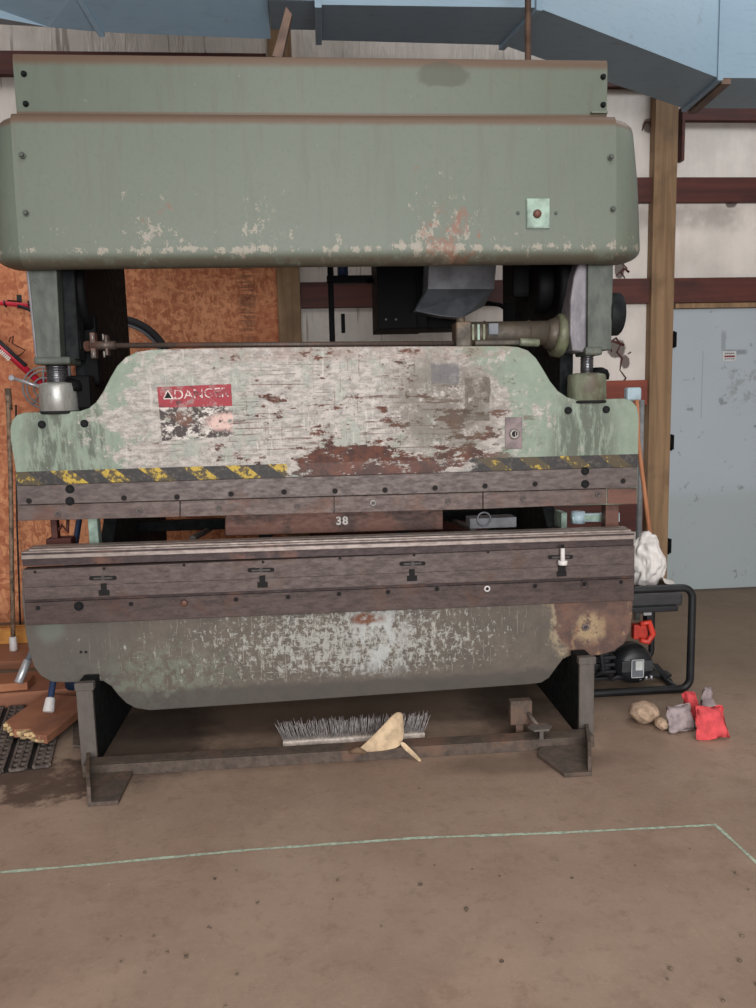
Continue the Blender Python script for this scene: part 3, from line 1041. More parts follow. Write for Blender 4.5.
# danger decal
a, b = U(157, 402, 0), U(232, 385, 0)
lo = U(160, 441, 0)
bm = BM(); prism(bm, [U(157, 387, -.001), U(231, 384, -.001), U(234, 436, -.001), U(162, 441, -.001)], (0, .001, 0))
ds = obj('danger_sign', bm, 'sign', PB); ds['label'] = 'worn red and white danger decal'
c = (U(200, 394, 0)+U(200, 394, 0))/2
text_mesh('sign_lettering', 'DANGER', .052, (c.x+.005, -.0018, c.z), (1, 0, .03), (0, 0, 1), 'lettering', ds, sx=1.0, ext=.0004)
bm = BM(); c = U(168, 394.5, 0)
prism(bm, [(c.x-.022, -.0022, c.z-.018), (c.x+.022, -.0022, c.z-.018), (c.x, -.0022, c.z+.02)], (0, .001, 0)); obj('warning_triangle', bm, 'lettering', ds)
bm = BM()
prism(bm, [(c.x-.014, -.0026, c.z-.014), (c.x+.014, -.0026, c.z-.014), (c.x, -.0026, c.z+.012)], (0, .001, 0)); obj('triangle_center', bm, 'hole', ds)
# key switch plate
a, b = U(505, 449, 0), U(522, 417, 0)
bm = BM(); box(bm, (a.x, -.004, a.z), (b.x, .001, b.z), .001)
kp = obj('key_plate', bm, 'plate', PB)
c = U(514, 434, 0)
bm = BM(); lathe(bm, (c.x, -.003, c.z), (0, -1, 0), [(0, .022), (.006, .021), (.010, .016), (.010, .011), (.006, .01)], 24); obj('lock_barrel', bm, 'boltl', kp)
bm = BM(); cyl(bm, (c.x, -.008, c.z), (c.x, -.0105, c.z), .0105, mi=0); obj('keyhole', bm, 'hole', kp)
bm = BM(); box(bm, (c.x+.001, -.013, c.z-.009), (c.x+.004, -.009, c.z+.009)); obj('key_slot', bm, 'boltl', kp)
for (x, y) in ((42, 424.5), (84.5, 423.5), (568, 410.5), (606, 409.5)):
    bolt('socket_screw', x, y, 0, ram, .015, .004, 'socket', ('frame', 'hole'))

# --- clamp bar and punches hung from the ram
bm = BM(); quad_bar(bm, [(16.5, 486), (637.5, 467), (637.3, 487.5), (17.5, 505)], -.028, .0, .002)
cl = obj('clamp_bar', bm, 'clamp', PB)
for (x, y) in ((29, 501), (124, 498), (177, 497), (231, 494), (284, 492), (335, 491), (385, 490), (435, 488), (485, 486), (535, 484), (623, 481)):
    bolt('bolt_hole', x, y, -.028, cl, .0115, .003, 'hole', ('diedark', 'hole'))
for (x, y) in ((70, 489), (70, 501), (585, 471), (585, 484)):
    bolt('socket_screw', x, y, -.028, cl, .0165, .004, 'socket', ('frame', 'hole'))
def lerp(a, b, t): return a+(b-a)*t
def ytop(x): return lerp(505.5, 488, (x-17.5)/620)
def ybot(x): return lerp(521, 505, (x-17.5)/620)
segs = [17.5, 180, 334, 483, 607]
seglab = [None]*4
for i in range(4):
    x0, x1 = segs[i]+.4, segs[i+1]-.4
    bm = BM(); quad_bar(bm, [(x0, ytop(x0)), (x1, ytop(x1)), (x1, ybot(x1)-(2 if i == 3 else 0)), (x0, ybot(x0))], -.020, .012, .0015)
    pn = obj('punch_segment', bm, 'punch', PB)
    for (x, y) in ((58, 514), (139, 511), (219, 508), (297, 506), (373, 503), (448, 501), (523, 498), (598, 494)):
        if x0 < x < x1:
            bolt('punch_bolt', x, y, -.020, pn, .0125, .004, 'socket', ('clamp', 'bolt') if x != 373 else ('boltl', 'bolt'))
x0, x1 = 607.5, 637
bm = BM(); quad_bar(bm, [(x0, ytop(x0)), (x1, ytop(x1)), (x1, ybot(x1)-1), (x0, ybot(x0)-2)], -.004, .03, .0015)
obj('punch_segment', bm, 'gauge', PB)

# --- bed plate
outb = [(22, 602), (26, 636), (30, 655), (34, 667), (41, 676), (52, 682), (66, 682.5), (84, 682), (103, 681), (111, 686), (118, 695), (126, 703), (136, 708.5), (150, 710.5), (250, 704), (350, 697), (450, 690), (528, 684.5), (541, 683), (549, 678), (557, 667), (563, 659), (572, 655), (585, 656),
        (600, 655), (614, 651), (624, 644), (630, 632), (632, 618), (634.5, 580), (634, 545), (22, 575)]
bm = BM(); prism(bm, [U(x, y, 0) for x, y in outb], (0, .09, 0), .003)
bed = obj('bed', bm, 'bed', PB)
bolt('bed_bolt', 585, 627, 0, bed, .015, .008, 'socket', ('plate', 'bolt'))
for (x, y) in ((81, 652), (86, 652)):
    bolt('bolt_hole', x, y, 0, bed, .006, .003, 'hole', ('diedark', 'hole'))
# bed bar (lower)
def R1(x): return lerp(603, 578.5, (x-24)/610)
def R2(x): return lerp(625.5, 600.5, (x-26)/608)
bm = BM(); quad_bar(bm, [(24.5, R1(24.5)), (634.3, R1(634)), (634, R2(634)), (26, R2(26))], -.022, 0, .002)
pb = obj('bed_bar', bm, 'plateB', PB)
for (x, y, r, m) in ((38, 608, .010, 'diedark'), (131, 604, .010, 'diedark'), (236, 599.5, .010, 'diedark'), (288, 597, .010, 'diedark'), (339, 594, .010, 'diedark'), (388, 592, .010, 'diedark'), (437, 589, .010, 'diedark'), (535, 586, .010, 'diedark'), (621, 582, .009, 'diedark')):
    bolt('bolt_hole', x, y, -.022, pb, r, .003, 'hole', (m, 'hole'))
bolt('socket_screw', 79, 606, -.022, pb, .018, .005, 'socket', ('frame', 'hole'))
bolt('socket_screw', 584, 584, -.022, pb, .018, .004, 'socket', ('diedark', 'hole'))
bolt('socket_screw', 184, 603, -.022, pb, .015, .006, 'dome', ('orangebolt' if 0 else 'gauge', 'hole'), 'rusted round bolt head')
bolt('socket_screw', 487, 588.5, -.022, pb, .013, .005, 'socket', ('white', 'hole'), 'bolt with a white ring')
# die rail with its long step
A0 = lambda x: lerp(570, 545.5, (x-22)/612)
AC = lambda x: lerp(588, 564, (x-22)/612)
A1 = lambda x: lerp(600.5, 576, (x-24)/610)
bm = BM(); quad_bar(bm, [(21.8, A0(22)), (634.8, A0(634)), (634.6, AC(634)), (23.2, AC(22))], -.060, -.0, .0015)
ra = obj('die_rail', bm, 'plateA', PB)
bm = BM(); quad_bar(bm, [(23.2, AC(22)), (634.6, AC(634)), (634.4, A1(634)), (24.2, A1(24))], -.066, -.0, .003)
obj('rail_step', bm, 'plateA', ra)
bm = BM(); quad_bar(bm, [(24.2, A1(24)-1), (634.4, A1(634)-1), (634.4, R1(634)+1), (24.5, R1(24)+1)], -.012, -.0, .0)
obj('rail_groove', bm, 'diedark', ra)
for (x, y) in ((35, 572), (104, 568.5), (184, 565), (263, 562), (340, 558), (414, 555), (488, 552), (562, 549.5)):
    bolt('bolt_hole', x, y, -.060, ra, .006, .003, 'hole', ('diedark', 'hole'))
for k, (xc, yc, tx, ty) in enumerate(((103, 578, 104, 590), (261, 570, 262.5, 582), (412.5, 563.5, 412, 575.5), (560.5, 557, 561.5, 571))):
    c = U(xc, yc, -.060)
    bm = BM()
    pts = []
    w, h = .052, .0085
    for s in (1, -1):
        for j in range(9):
            a = -PI/2+PI*j/8 if s == 1 else PI/2+PI*j/8
            pts.append((c.x+s*(w-h)+h*math.cos(a), -.0615, c.z+h*math.sin(a)-s*.001))
    prism(bm, pts, (0, .003, 0))
    sl = obj('slot', bm, 'hole', ra)
    bm = BM(); cyl(bm, (c.x, -.061, c.z), (c.x, -.066, c.z), .0095, n=6); box(bm, (c.x-.035, -.063, c.z-.004), (c.x+.035, -.060, c.z+.003)); obj('slot_bolt', bm, 'bolt', ra)
    c = U(tx, ty, -.066)
    bm = BM(); box(bm, (c.x-.011, -.069, c.z-.002), (c.x+.011, -.064, c.z+.025), .001); box(bm, (c.x-.02, -.069, c.z-.022), (c.x+.02, -.064, c.z+.0), .001)
    obj('t_slot', bm, 'hole', ra)
c = U(562, 560, -.07)
bm = BM(); cyl(bm, (c.x, -.078, c.z-.002), (c.x, -.078, c.z+.05), .009, bev=.002); cyl(bm, (c.x, -.078, c.z-.018), (c.x, -.078, c.z), .019, n=18, bev=.002)
box(bm, (c.x-.006, -.078, c.z-.016), (c.x+.006, -.06, c.z-.004))
o = obj('clamp_knob', bm, 'white', ra); o['label'] = 'white stem knob in the rightmost slot'
bm = BM(); cyl(bm, (c.x, -.078, c.z+.05), (c.x, -.078, c.z+.062), .006); box(bm, (c.x-.014, -.074, c.z-.05), (c.x+.014, -.064, c.z-.02), .002); obj('knob_screw', bm, 'hole', ra)
# die block (stepped), extruded along the bed
zt = lambda row, Y: U(330, row, Y).z
zA = zt(553.5, -.06)
z1, z2, z3, z4 = zA-.004, zt(549, -.045), zt(545, -.045), zt(541.5, -.035)
bm = BM()
def slab(bm, y0, z0, y1, z1_, mi, bev=.001, l=(-1.222, .0), x0=-1.199, x1=1.199):
    sl = U(22, 560, y0).z-U(634, 535.5, y0).z   # fall of the rail from left to right
    k = -.012
    pts = [(x0, y0, z0-k/2), (x1, y0, z0+k/2), (x1, y0, z1_+k/2), (x0, y0, z1_-k/2)]
    return prism(bm, pts, (0, y1-y0, 0), bev, mi)
slab(bm, -.040, z1-.01, .10, z2, 2, 0)
slab(bm, -.052, z2, .10, z3, 0, .002)
slab(bm, -.044, z3, .10, z3+.006, 2, 0)
slab(bm, -.046, z3+.006, .10, z4+.0, 0, .002)
slab(bm, -.034, z4, -.008, z4+.008, 1, .001, x0=-1.175, x1=1.19)
slab(bm, .0, z4, .05, z4+.010, 1, .002, x0=-1.175, x1=1.19)
slab(bm, -.008, z4, .0, z4+.002, 2, .0, x0=-1.175, x1=1.19)
obj('die_block', bm, ['dieedge', 'die', 'diedark'], PB)

# --- side frames, columns and feet
for s in (-1, 1):
    xi, xo = s*.955, s*1.012
    zc = U(85, 683, -.118).z if s < 0 else U(585, 657.5, -.118).z
    pts = [(-.10, .0), (-.10, zc-.004), (-.01, zc-.004), (.012, .325), (.1, .325), (.1, .78), (.34, .80), (.42, .88), (.42, 1.0), (.34, 1.08), (.17, 1.10), (.17, 2.0), (.17, 2.28), (.60, 2.28), (.88, 2.1), (.9, 1.45), (1.5, 1.0), (1.55, .7), (1.45, 0)]
    bm = BM(); prism(bm, [(xi, y, z) for y, z in pts], (xo-xi, 0, 0), .003)
    fr = obj('side_frame', bm, 'frame', PB)
    # lower column facing with its cap
    bm = BM(); box(bm, (min(xi, xo)-.002, -.118, .0), (max(xi, xo)+.002, -.10, zc-.006), .002)
    box(bm, (min(xi, xo)-.006, -.121, zc-.03), (max(xi, xo)+.008, -.09, zc), .003)
    obj('column_face', bm, 'column', fr)
    # foot: upright gusset plus base pad reaching forward
    bm = BM()
    xg = s*.905 if 0 else (-.905 if s < 0 else .893)
    x0, x1 = (xg, xg+.014) if s < 0 else (xg-.014, xg)
    top = -.985 if s < 0 else .985
    # gusset slants from the column to the toe
    g = [(top, -.118, .0), (top, -.118, .06), ((x0+x1)/2+.3*(top-(x0+x1)/2), -.34, .085), ((x0+x1)/2, -.425, .07), ((x0+x1)/2, -.43, .0)]
    d = (.014, 0, 0)
    prism(bm, [Vector(p)-Vector((.007, 0, 0)) for p in g], d, .002)
    if s < 0:
        pad = [(-.905, -.43, 0), (-.80, -.43, 0), (-.80, -.20, 0), (-.90, -.10, 0), (-1.0, -.10, 0)]
    else:
        pad = [(.893, -.435, 0), (.79, -.435, 0), (.74, -.26, 0), (.80, -.12, 0), (1.0, -.10, 0)]
    prism(bm, pad, (0, 0, .016), .003)
    obj('foot', bm, 'foot', fr)
# cross bar between feet
bm = BM(); box(bm, (-.985, -.205, .0), (.985, -.19, .045), .002); box(bm, (-.985, -.19, .036), (.985, -.13, .045), .002)
obj('cross_bar', bm, 'foot', PB)
# --- foot pedal
p = UZ(539, 728, .085)
bm = BM()
pts = [(-.045, 0), (-.02, .035), (.035, .03), (.052, -.002), (.03, -.036), (-.03, -.036)]
prism(bm, [(p.x+a, p.y+b, p.z) for a, b in pts], (0, 0, .008), .002)
pd = obj('foot_pedal', bm, 'column', PB)
bm = BM(); q1 = UZ(519, 716, .09)+Vector((.03, 0, .02))
tube(bm, [p+Vector((0, .02, 0)), q1], .009, 8); obj('pedal_arm', bm, 'column', pd)
bm = BM(); box(bm, (p.x-.006, p.y-.03, .05), (p.x+.01, p.y-.02, p.z), .002); box(bm, (p.x-.008, p.y-.025, .043), (p.x+.012, -.15, .055), .001); obj('pedal_stem', bm, 'column', pd)
bm = BM(); box(bm, q1+Vector((-.07, -.02, -.05)), q1+Vector((.02, .02, .05)), .004); box(bm, (q1.x-.045, q1.y-.01, 0), (q1.x-.015, q1.y+.01, .1)); obj('pedal_bracket', bm, 'foot', pd)

# --- connecting rods, screws, cups
for s in (-1, 1):
    if s < 0:
        xa, xb, ta, tb = -1.098, -1.012, -1.107, -1.0
        m1, m2 = 'rod', 'rodside'
    else:
        xa, xb, ta, tb = 1.012, 1.108, 1.008, 1.112
    bm = BM()
    prism(bm, [(xa, -.005, 1.555), (xb, -.005, 1.555), (tb, -.005, 2.0), (ta, -.005, 2.0)], (0, .15, 0), .004)
    rodo = obj('connecting_rod', bm, 'rod', PB)
    bm = BM()
    if s < 0:
        prism(bm, [(xa-.010, .003, 1.57), (xa, .003, 1.56), (ta, .003, 2.0), (ta-.012, .003, 2.0)], (0, .13, 0), .003)
        obj('rod_rib', bm, 'rodside', rodo)
        bm = BM(); prism(bm, [(xb, .05, 1.56), (xb+.052, .05, 1.56), (tb+.045, .05, 2.0), (tb, .05, 2.0)], (0, .09, 0), .005)
        obj('rod_flange', bm, 'frame', rodo)
        bm = BM(); prism(bm, [(xb+.04, .07, 1.60), (xb+.055, .07, 1.60), (tb+.04, .07, 1.86), (tb+.025, .07, 1.86)], (0, .04, 0), .003)
        obj('rod_web', bm, 'frame', rodo)
        bm = BM(); box(bm, (xa-.012, -.012, 1.54), (xb+.035, .14, 1.568), .008); obj('rod_end', bm, 'rod', rodo)
    else:
        pr = [(.955, 1.555), (.998, 1.548), (1.012, 1.56), (1.012, 1.93), (.99, 1.93), (.958, 1.84), (.945, 1.75), (.945, 1.62)]
        prism(bm, [(x, .01, z) for x, z in pr], (0, .13, 0), .008)
        obj('rod_casting', bm, 'rodside', rodo)
        bm = BM(); cyl(bm, (1.105, .07, 1.70), (1.165, .07, 1.70), .085, n=28, bev=.006); obj('bearing_cap', bm, 'frame', rodo)
        bm = BM(); box(bm, (1.0, -.014, 1.535), (1.07, .12, 1.568), .008); obj('rod_end', bm, 'rod', rodo)
    xc = -1.048 if s < 0 else 1.03
    bm = BM(); cyl(bm, (xc, .055, 1.43), (xc, .055, 1.56), .038 if s < 0 else .024, n=24)
    for k in range(8):
        torus(bm, (xc, .055, 1.47+k*.009), (0, 0, 1), .038 if s < 0 else .024, .003, 24, 6)
    obj('adjusting_screw', bm, 'shiny', PB)
    bm = BM()
    R = .072 if s < 0 else .078
    z0 = 1.358 if s < 0 else 1.35
    lathe(bm, (xc, .055, z0), (0, 0, 1), [(0, R-.008), (.01, R), (.10, R-.002), (.112, R-.006), (.118, R-.03), (.118, .03)], 36)
    cu = obj('ball_seat', bm, 'cup' if s < 0 else 'cupg', PB)
    bm = BM(); lathe(bm, (xc+.05*(1 if s < 0 else 1), .07, 1.44), (0, 0, 1), [(0, .045), (.02, .048), (.04, .04), (.05, .02)], 20)
    if s < 0: box(bm, (xc+.035, .05, 1.37), (xc+.12, .14, 1.50), .01)
    obj('ball_cap', bm, 'black', cu)
    bm = BM(); torus(bm, (xc, .055, z0+.003), (0, 0, 1), R, .006, 36, 8); obj('shadow_ring', bm, 'hole', cu)  # near-black ring standing in for the shadow line under the cup

# drive casting behind the right rod, eccentric discs
bm = BM()
cyl(bm, (.93, .25, 1.83), (1.0, .25, 1.83), .17, n=40, bev=.01); cyl(bm, (.86, .25, 1.83), (.93, .25, 1.83), .10, n=32, bev=.01)
box(bm, (.79, .3, 1.80), (.93, .5, 2.1), .02)
obj('drive_casting', bm, 'black', PB)
bm = BM()
cyl(bm, (-.93, .25, 1.83), (-1.0, .25, 1.83), .17, n=40, bev=.01); box(bm, (-1.0, .17, 1.46), (-.92, .26, 1.75), .02)
obj('drive_casting', bm, 'black', PB)

# adjusting shaft and gearbox
SY = .11
pa, pc = U(100, 345.5, SY), U(456, 346, SY)
bm = BM(); cyl(bm, (pa.x-.04, SY, pa.z), (pc.x+.02, SY, pc.z+.01), .0105, n=14)
sh = obj('adjusting_shaft', bm, 'shaft', PB)
bm = BM(); cyl(bm, (pa.x-.03, SY, pa.z), (pa.x+.06, SY, pa.z), .017, n=14); box(bm, (pa.x-.035, SY-.012, pa.z-.05), (pa.x-.015, SY+.03, pa.z+.05), .004); box(bm, (pa.x+.02, SY-.012, pa.z-.04), (pa.x+.032, SY+.03, pa.z+.04), .004)
cyl(bm, (pa.x-.05, SY+.02, pa.z), (-1.0, SY+.06, pa.z), .02, n=12)
obj('shaft_bearing', bm, 'shaft', sh)
for dx in (-.022, .018):
    for dz in (-.035, .03):
        bm = BM(); cyl(bm, (pa.x+dx, SY-.016, pa.z+dz-.012), (pa.x+dx, SY-.016, pa.z+dz+.012), .004, n=8); obj('bearing_bolt', bm, 'boltl', sh)
g0, g1 = U(455, 334, SY), U(545, 333, SY)
bm = BM()
cyl(bm, (g0.x+.05, SY, g0.z-.003), (g1.x+.03, SY, g0.z-.003), .050, n=28, bev=.006)
for xx in (.12, .30):
    torus(bm, (g0.x+xx, SY, g0.z-.003), (1, 0, 0), .050, .004, 28, 6)
gb = autosmooth(obj('adjusting_motor', bm, 'gear', PB), 50)
bm = BM(); box(bm, (g0.x-.005, SY-.05, g0.z-.058), (g0.x+.06, SY+.05, g0.z+.045), .008); box(bm, (g0.x+.07, SY-.055, g0.z-.052), (g0.x+.30, SY-.02, g0.z-.03), .006)
cyl(bm, (g0.x+.02, SY-.02, g0.z+.04), (g0.x+.02, SY-.02, g0.z+.062), .018, n=12)
obj('motor_flange', bm, 'gear', gb)
for k in range(3):
    bm = BM(); box(bm, (g0.x+.058+.022*k, SY-.056, g0.z-.03), (g0.x+.068+.022*k, SY-.044, g0.z+.032), .002); obj('terminal_clip', bm, 'gearg' if k != 1 else 'gaugegreen', gb)
bm = BM(); box(bm, (g0.x+.125, SY-.058, g0.z-.01), (g0.x+.165, SY-.04, g0.z+.035), .003); obj('terminal_box', bm, 'greydark', gb)
bm = BM()
cyl(bm, (g1.x, SY, g0.z-.004), (g1.x+.045, SY, g0.z-.010), .056, .072, n=32, bev=.006)
obj('bell_housing', bm, 'gear', gb)
bm = BM(); cyl(bm, (g1.x+.035, SY, g0.z-.010), (.956, SY, g0.z-.018), .088, n=40, bev=.010); obj('flange_disc', bm, 'gearg', gb)
bm = BM(); cyl(bm, (g0.x+.25, SY-.055, g0.z-.04), (g0.x+.33, SY-.055, g0.z-.045), .016, n=14, bev=.003); obj('grease_fitting', bm, 'cupg', gb)

# motor guard and cabinet behind (seen between hood and ram)
bm = BM()
a = U(378, 329, 1.0); b = U(500, 262, 1.0)
box(bm, (a.x, 1.0, a.z), (U(427, 300, 1.0).x, 1.35, 2.25), .004)
box(bm, (U(427, 300, 1.0).x, 1.12, a.z+.01), (.74, 1.4, 2.25), .004)
box(bm, (a.x+.20, .985, a.z+.01), (a.x+.215, 1.0, 2.0), .002)
dh = obj('drive_housing', bm, 'black', PB)
for x in (386, 396):
    bolt('indicator', x, 319.5, 1.0, dh, .006, .004, 'dome', ('boltl', 'hole'))
bm = BM()
ga = [U(431, 262, .80), U(500, 262, .80), U(494, 289, .80), U(428, 289, .80)]
ga[0].z = ga[1].z = 2.2
gl = [U(484, 306, .90), U(462, 318, .90), U(440, 316, .90), U(415, 311, .90)]
va = [bm.verts.new(p) for p in ga]
vl = [bm.verts.new(p) for p in gl]
vb = [bm.verts.new((p.x, 1.0, p.z)) for p in (ga[0], ga[1], ga[2], gl[0], gl[1], gl[2], gl[3], ga[3])]
bm.faces.new(va)
bm.faces.new([va[3], va[2]]+vl).material_index = 1
ro = [va[0], va[1], va[2], vl[0], vl[1], vl[2], vl[3], va[3]]
for i in range(8):
    bm.faces.new((ro[i], ro[(i+1) % 8], vb[(i+1) % 8], vb[i])).material_index = 1
bm.faces.new(vb[::-1])
gd = obj('motor_guard', bm, ['greyguard', 'greydark'], PB)
# bracket arms at the rear left of the guard
bm = BM()
p = U(335, 300, 1.2)
box(bm, (p.x-.035, 1.2, 1.55), (p.x-.005, 1.24, 2.2), .003); box(bm, (p.x-.04, 1.18, U(335, 283, 1.2).z), (p.x+.20, 1.24, U(335, 276, 1.2).z), .003)
box(bm, (p.x+.17, 1.18, U(335, 283, 1.2).z), (p.x+.4, 1.24, U(335, 279, 1.2).z), .003)
br = obj('rear_bracket', bm, 'black', PB)
bm = BM(); cyl(bm, (p.x+.045, 1.18, U(335, 276, 1.2).z), (p.x+.045, 1.18, 2.15), .028, n=16); obj('hydraulic_cylinder', bm, 'blue', br)
bm = BM(); box(bm, (p.x+.03, 1.19, U(335, 333, 1.2).z), (p.x+.05, 1.22, U(335, 314, 1.2).z), .002); obj('bracket_tab', bm, 'black', br)
bm = BM(); tube(bm, [U(470, 300, 1.3), U(500, 305, 1.3), U(520, 318, 1.3), U(524, 335, 1.3)], .012, 8); box(bm, U(504, 318, 1.3)+Vector((0, -.01, -.3)), U(512, 255, 1.3)+Vector((.03, .03, 0)), .003); obj('rear_arm', bm, 'black', PB)

# --- back gauge seen through the die opening
bm = BM(); prism(bm, [U(225, 511, .25), U(443, 506, .25), U(443, 529.5, .25), U(225, 536, .25)], (0, .06, 0), .003)
bg = obj('back_gauge_bar', bm, 'gauge', PB)
c = U(342, 521, .25)
o = text_mesh('painted_number', '38', .048, (c.x, .2488, c.z), (1, 0, 0), (0, 0, 1), 'text', bg, ext=.0006, bold=.0015, space=1.15)
bm = BM()
for s in (-1, 1):
    box(bm, (s*.3-.03, .30, .80), (s*.3+.03, .9, .84), .003)
box(bm, (-.99, .84, .76), (.99, .90, .81), .003)
obj('gauge_support', bm, 'frame', bg)
bm = BM(); p = U(575, 517, .2)
box(bm, (p.x-.06, .2, p.z-.05), (p.x-.035, .3, p.z+.02), .002)
lathe(bm, (p.x+.02, .22, p.z-.03), (0, 0, 1), [(0, .03), (.05, .03), (.052, .02)], 20, 1)
prism(bm, [U(572, 517, .2), U(580, 514, .2), U(620, 513, .2), U(620, 522, .2), U(580, 522, .2), U(574, 524, .2)], (0, .03, 0), .005, 1)
o = obj('gauge_lever', bm, ['gaugegreen', 'ledge'], PB); o['label'] = 'pale blue lever at the right end of the die opening'
bm = BM(); box(bm, U(470, 529, .35), U(511, 514, .45), .003); torus(bm, U(484, 519, .34), (0, 1, 0), .03, .004, 20, 6); obj('gauge_block', bm, ['greyguard'], PB)
bm = BM(); box(bm, (U(89, 530, .11).x, .10, .80), (U(98.5, 530, .11).x, .15, 1.12), .003); obj('ram_guide', bm, 'gaugegreen', PB)
bm = BM(); box(bm, (U(604, 510, .14).x, .12, .70), (1.2, .17, .96), .003); obj('ram_guide', bm, 'gauge', PB)
bm = BM(); p = U(60, 530, .2); box(bm, (p.x-.03, .18, p.z-.07), (p.x-.005, .22, p.z+.05), .003); box(bm, (p.x-.05, .17, p.z-.09), (p.x+.05, .24, p.z-.03), .004); tube(bm, [p+Vector((-.02, 0, -.02)), p+Vector((.01, 0, .02)), p+Vector((.03, 0, -.01)), p+Vector((.035, 0, .05))], .007, 8)
obj('limit_switch', bm, 'girt', PB)
# rear screws / threaded rods of the gauge
for xx in (-.62, .62):
    bm = BM(); cyl(bm, (xx, .35, .80), (xx, 1.3, .72), .014, n=12); obj('gauge_screw', bm, 'bolt', PB)

# ------------------------------------------------------------------ on the floor under the press
# push broom head, bristles up
bc = UZ(354, 737, .03)
t = thing('push_broom', 'push broom head with grey bristles lying under the press', 'broom', (bc.x, bc.y+.02, 0))
p0, p1 = UZ(283, 747, .012), UZ(425, 738, .012)
d = (p1-p0).normalized(); nv = Vector((-d.y, d.x, 0))
bm = BM(); prism(bm, [p0, p1, p1+nv*.05, p0+nv*.05], (0, 0, .02), .003)
obj('block', bm, 'broomw', t)
bm = BM()
L = (p1-p0).length
for i in range(90):
    for j in range(3):
        b0 = p0+d*(L*(i+.5)/90)+nv*(.012+.012*j)+Vector((0, 0, .02))
        lean = (i/90-.5)*.10
        tip = b0+d*(lean*.5+random.uniform(-.012, .012))+nv*random.uniform(.0, .03)+Vector((0, 0, .065+random.uniform(-.006, .008)))
        tube(bm, [b0, tip], [.0017, .0011], 3)
o = obj('bristles', bm, 'bristle', t)

# cream rag draped over the cross bar
def sheet(name, grid, mat, parent=None, th=.003, sub=2, loc=None):
    """grid = rows of points"""
    bm = BM()
    vs = [[bm.verts.new(p) for p in row] for row in grid]
    for a, b in zip(vs, vs[1:]):
        for i in range(len(a)-1):
            bm.faces.new((a[i], a[i+1], b[i+1], b[i]))
    o = obj(name, bm, mat, parent, smooth=True, loc=loc)
    m = o.modifiers.new('s', 'SOLIDIFY'); m.thickness = th; m.offset = 0
    m = o.modifiers.new('b', 'SUBSURF'); m.levels = sub; m.render_levels = sub
    return o
ry = -.20
rows = [
    [U(396, 711, ry+.04), U(400, 712, ry+.045), U(403, 712, ry+.05)],
    [U(384, 724, ry), U(394, 722, ry-.01), U(404, 722, ry+.03)],
    [U(372, 736, ry), U(390, 733, ry-.03), U(405, 733, ry+.02)],
    [U(360, 747, ry-.01), U(384, 744, ry-.04), U(404, 741, ry+.01)],
    [U(352, 753, ry-.014), U(380, 752, ry-.03), U(400, 748, ry-.016)]]
o = sheet('cream_rag', rows, 'rag', None, .004)
rag = thing('rag', 'cream cloth rag draped in a peak over the front cross bar', 'rag', (.2, -.2, 0))
o.name = 'cloth_peak'; o.parent = rag
for v in o.data.vertices: v.co -= Vector(rag.location)
rows = [[U(398, 742, ry-.022), U(404, 741, ry-.022)], [U(404, 750, ry-.030), U(409, 747, ry-.03)], [U(413, 757, ry-.035), U(417, 754, ry-.035)], [U(420, 763, ry-.035), U(423, 762, ry-.035)]]
o = sheet('cloth_tail', rows, 'rag', rag, .004, 2)
bm = BM(); tube(bm, [U(350, 752, ry-.02), U(358, 750, ry-.03), U(366, 753, ry-.025)], [.008, .014, .006], 8)
o = obj('knotted_corner', bm, 'card', rag); o['label'] = 'dirty brown knotted corner'

# chalk line
bm = BM()
P = [UZ(-40, 876, .0), UZ(90, 865, 0), UZ(250, 850, 0), UZ(420, 838, 0), UZ(560, 833, 0), UZ(716, 825, 0)]
def ribbon(bm, P, w=.006, z=.001):
    pts = []
    for a, b in zip(P, P[1:]):
        n = max(2, int((b-a).length/.03))
        for k in range(n): pts.append(a.lerp(b, k/n))
    pts.append(P[-1])
    L = []
    for i, p in enumerate(pts):
        t_ = (pts[min(i+1, len(pts)-1)]-pts[max(0, i-1)]).normalized()
        nn = Vector((-t_.y, t_.x, 0))*(w*(.6+.6*random.random()))
        L.append((bm.verts.new((p.x+nn.x, p.y+nn.y, z)), bm.verts.new((p.x-nn.x, p.y-nn.y, z))))
    for a, b in zip(L, L[1:]): bm.faces.new((a[0], a[1], b[1], b[0]))
ribbon(bm, P, .0065)
ribbon(bm, [UZ(714, 824, 0), UZ(735, 843, 0), UZ(775, 880, 0)], .0065, .0012)
tag(obj('chalk_line', bm, 'chalk'), 'pale green chalk line with a corner drawn on the concrete floor', 'chalk line')

# ------------------------------------------------------------------ right side: generator
gx0, gx1, gy0, gy1, gh = 1.12, 1.625, .30, .72, .515
t = thing('generator', 'black tube-framed portable generator on the floor right of the press', 'generator', (1.37, .5, 0))
def loop(y, gh=gh):
    pts = []
    r = .05
    for (cx, cz, a0) in ((gx1-r, gh-.017-r, 0), (gx0+r, gh-.017-r, 90), (gx0+r, .018+r, 180), (gx1-r, .018+r, 270)):
        for k in range(7):
            a = math.radians(a0+90*k/6)
            pts.append((cx+r*math.cos(a), y, cz+r*math.sin(a)))
    return pts
for y in (gy0, gy1):
    bm = BM(); tube(bm, loop(y, .515 if y == gy0 else .44), .0175 if y == gy0 else .015, 12, closed=True); obj('frame_tube', bm, 'gen', t)
for (x, z) in ((gx0+.03, .018), (gx1-.06, .018)):
    bm = BM(); cyl(bm, (x, gy0, z), (x, gy1, z), .013, n=12); obj('cross_tube', bm, 'gen', t)
bm = BM(); box(bm, (gx0+.03, gy0+.04, .40), (gx1-.022, gy1-.04, .462), .014)
tk = obj('fuel_tank', bm, 'gend', t)
bm = BM(); box(bm, (gx0+.03, gy0+.01, .385), (gx1-.06, gy0+.04, .41), .005); obj('tank_rail', bm, 'gen', tk)
c = U(637, 667, .36)
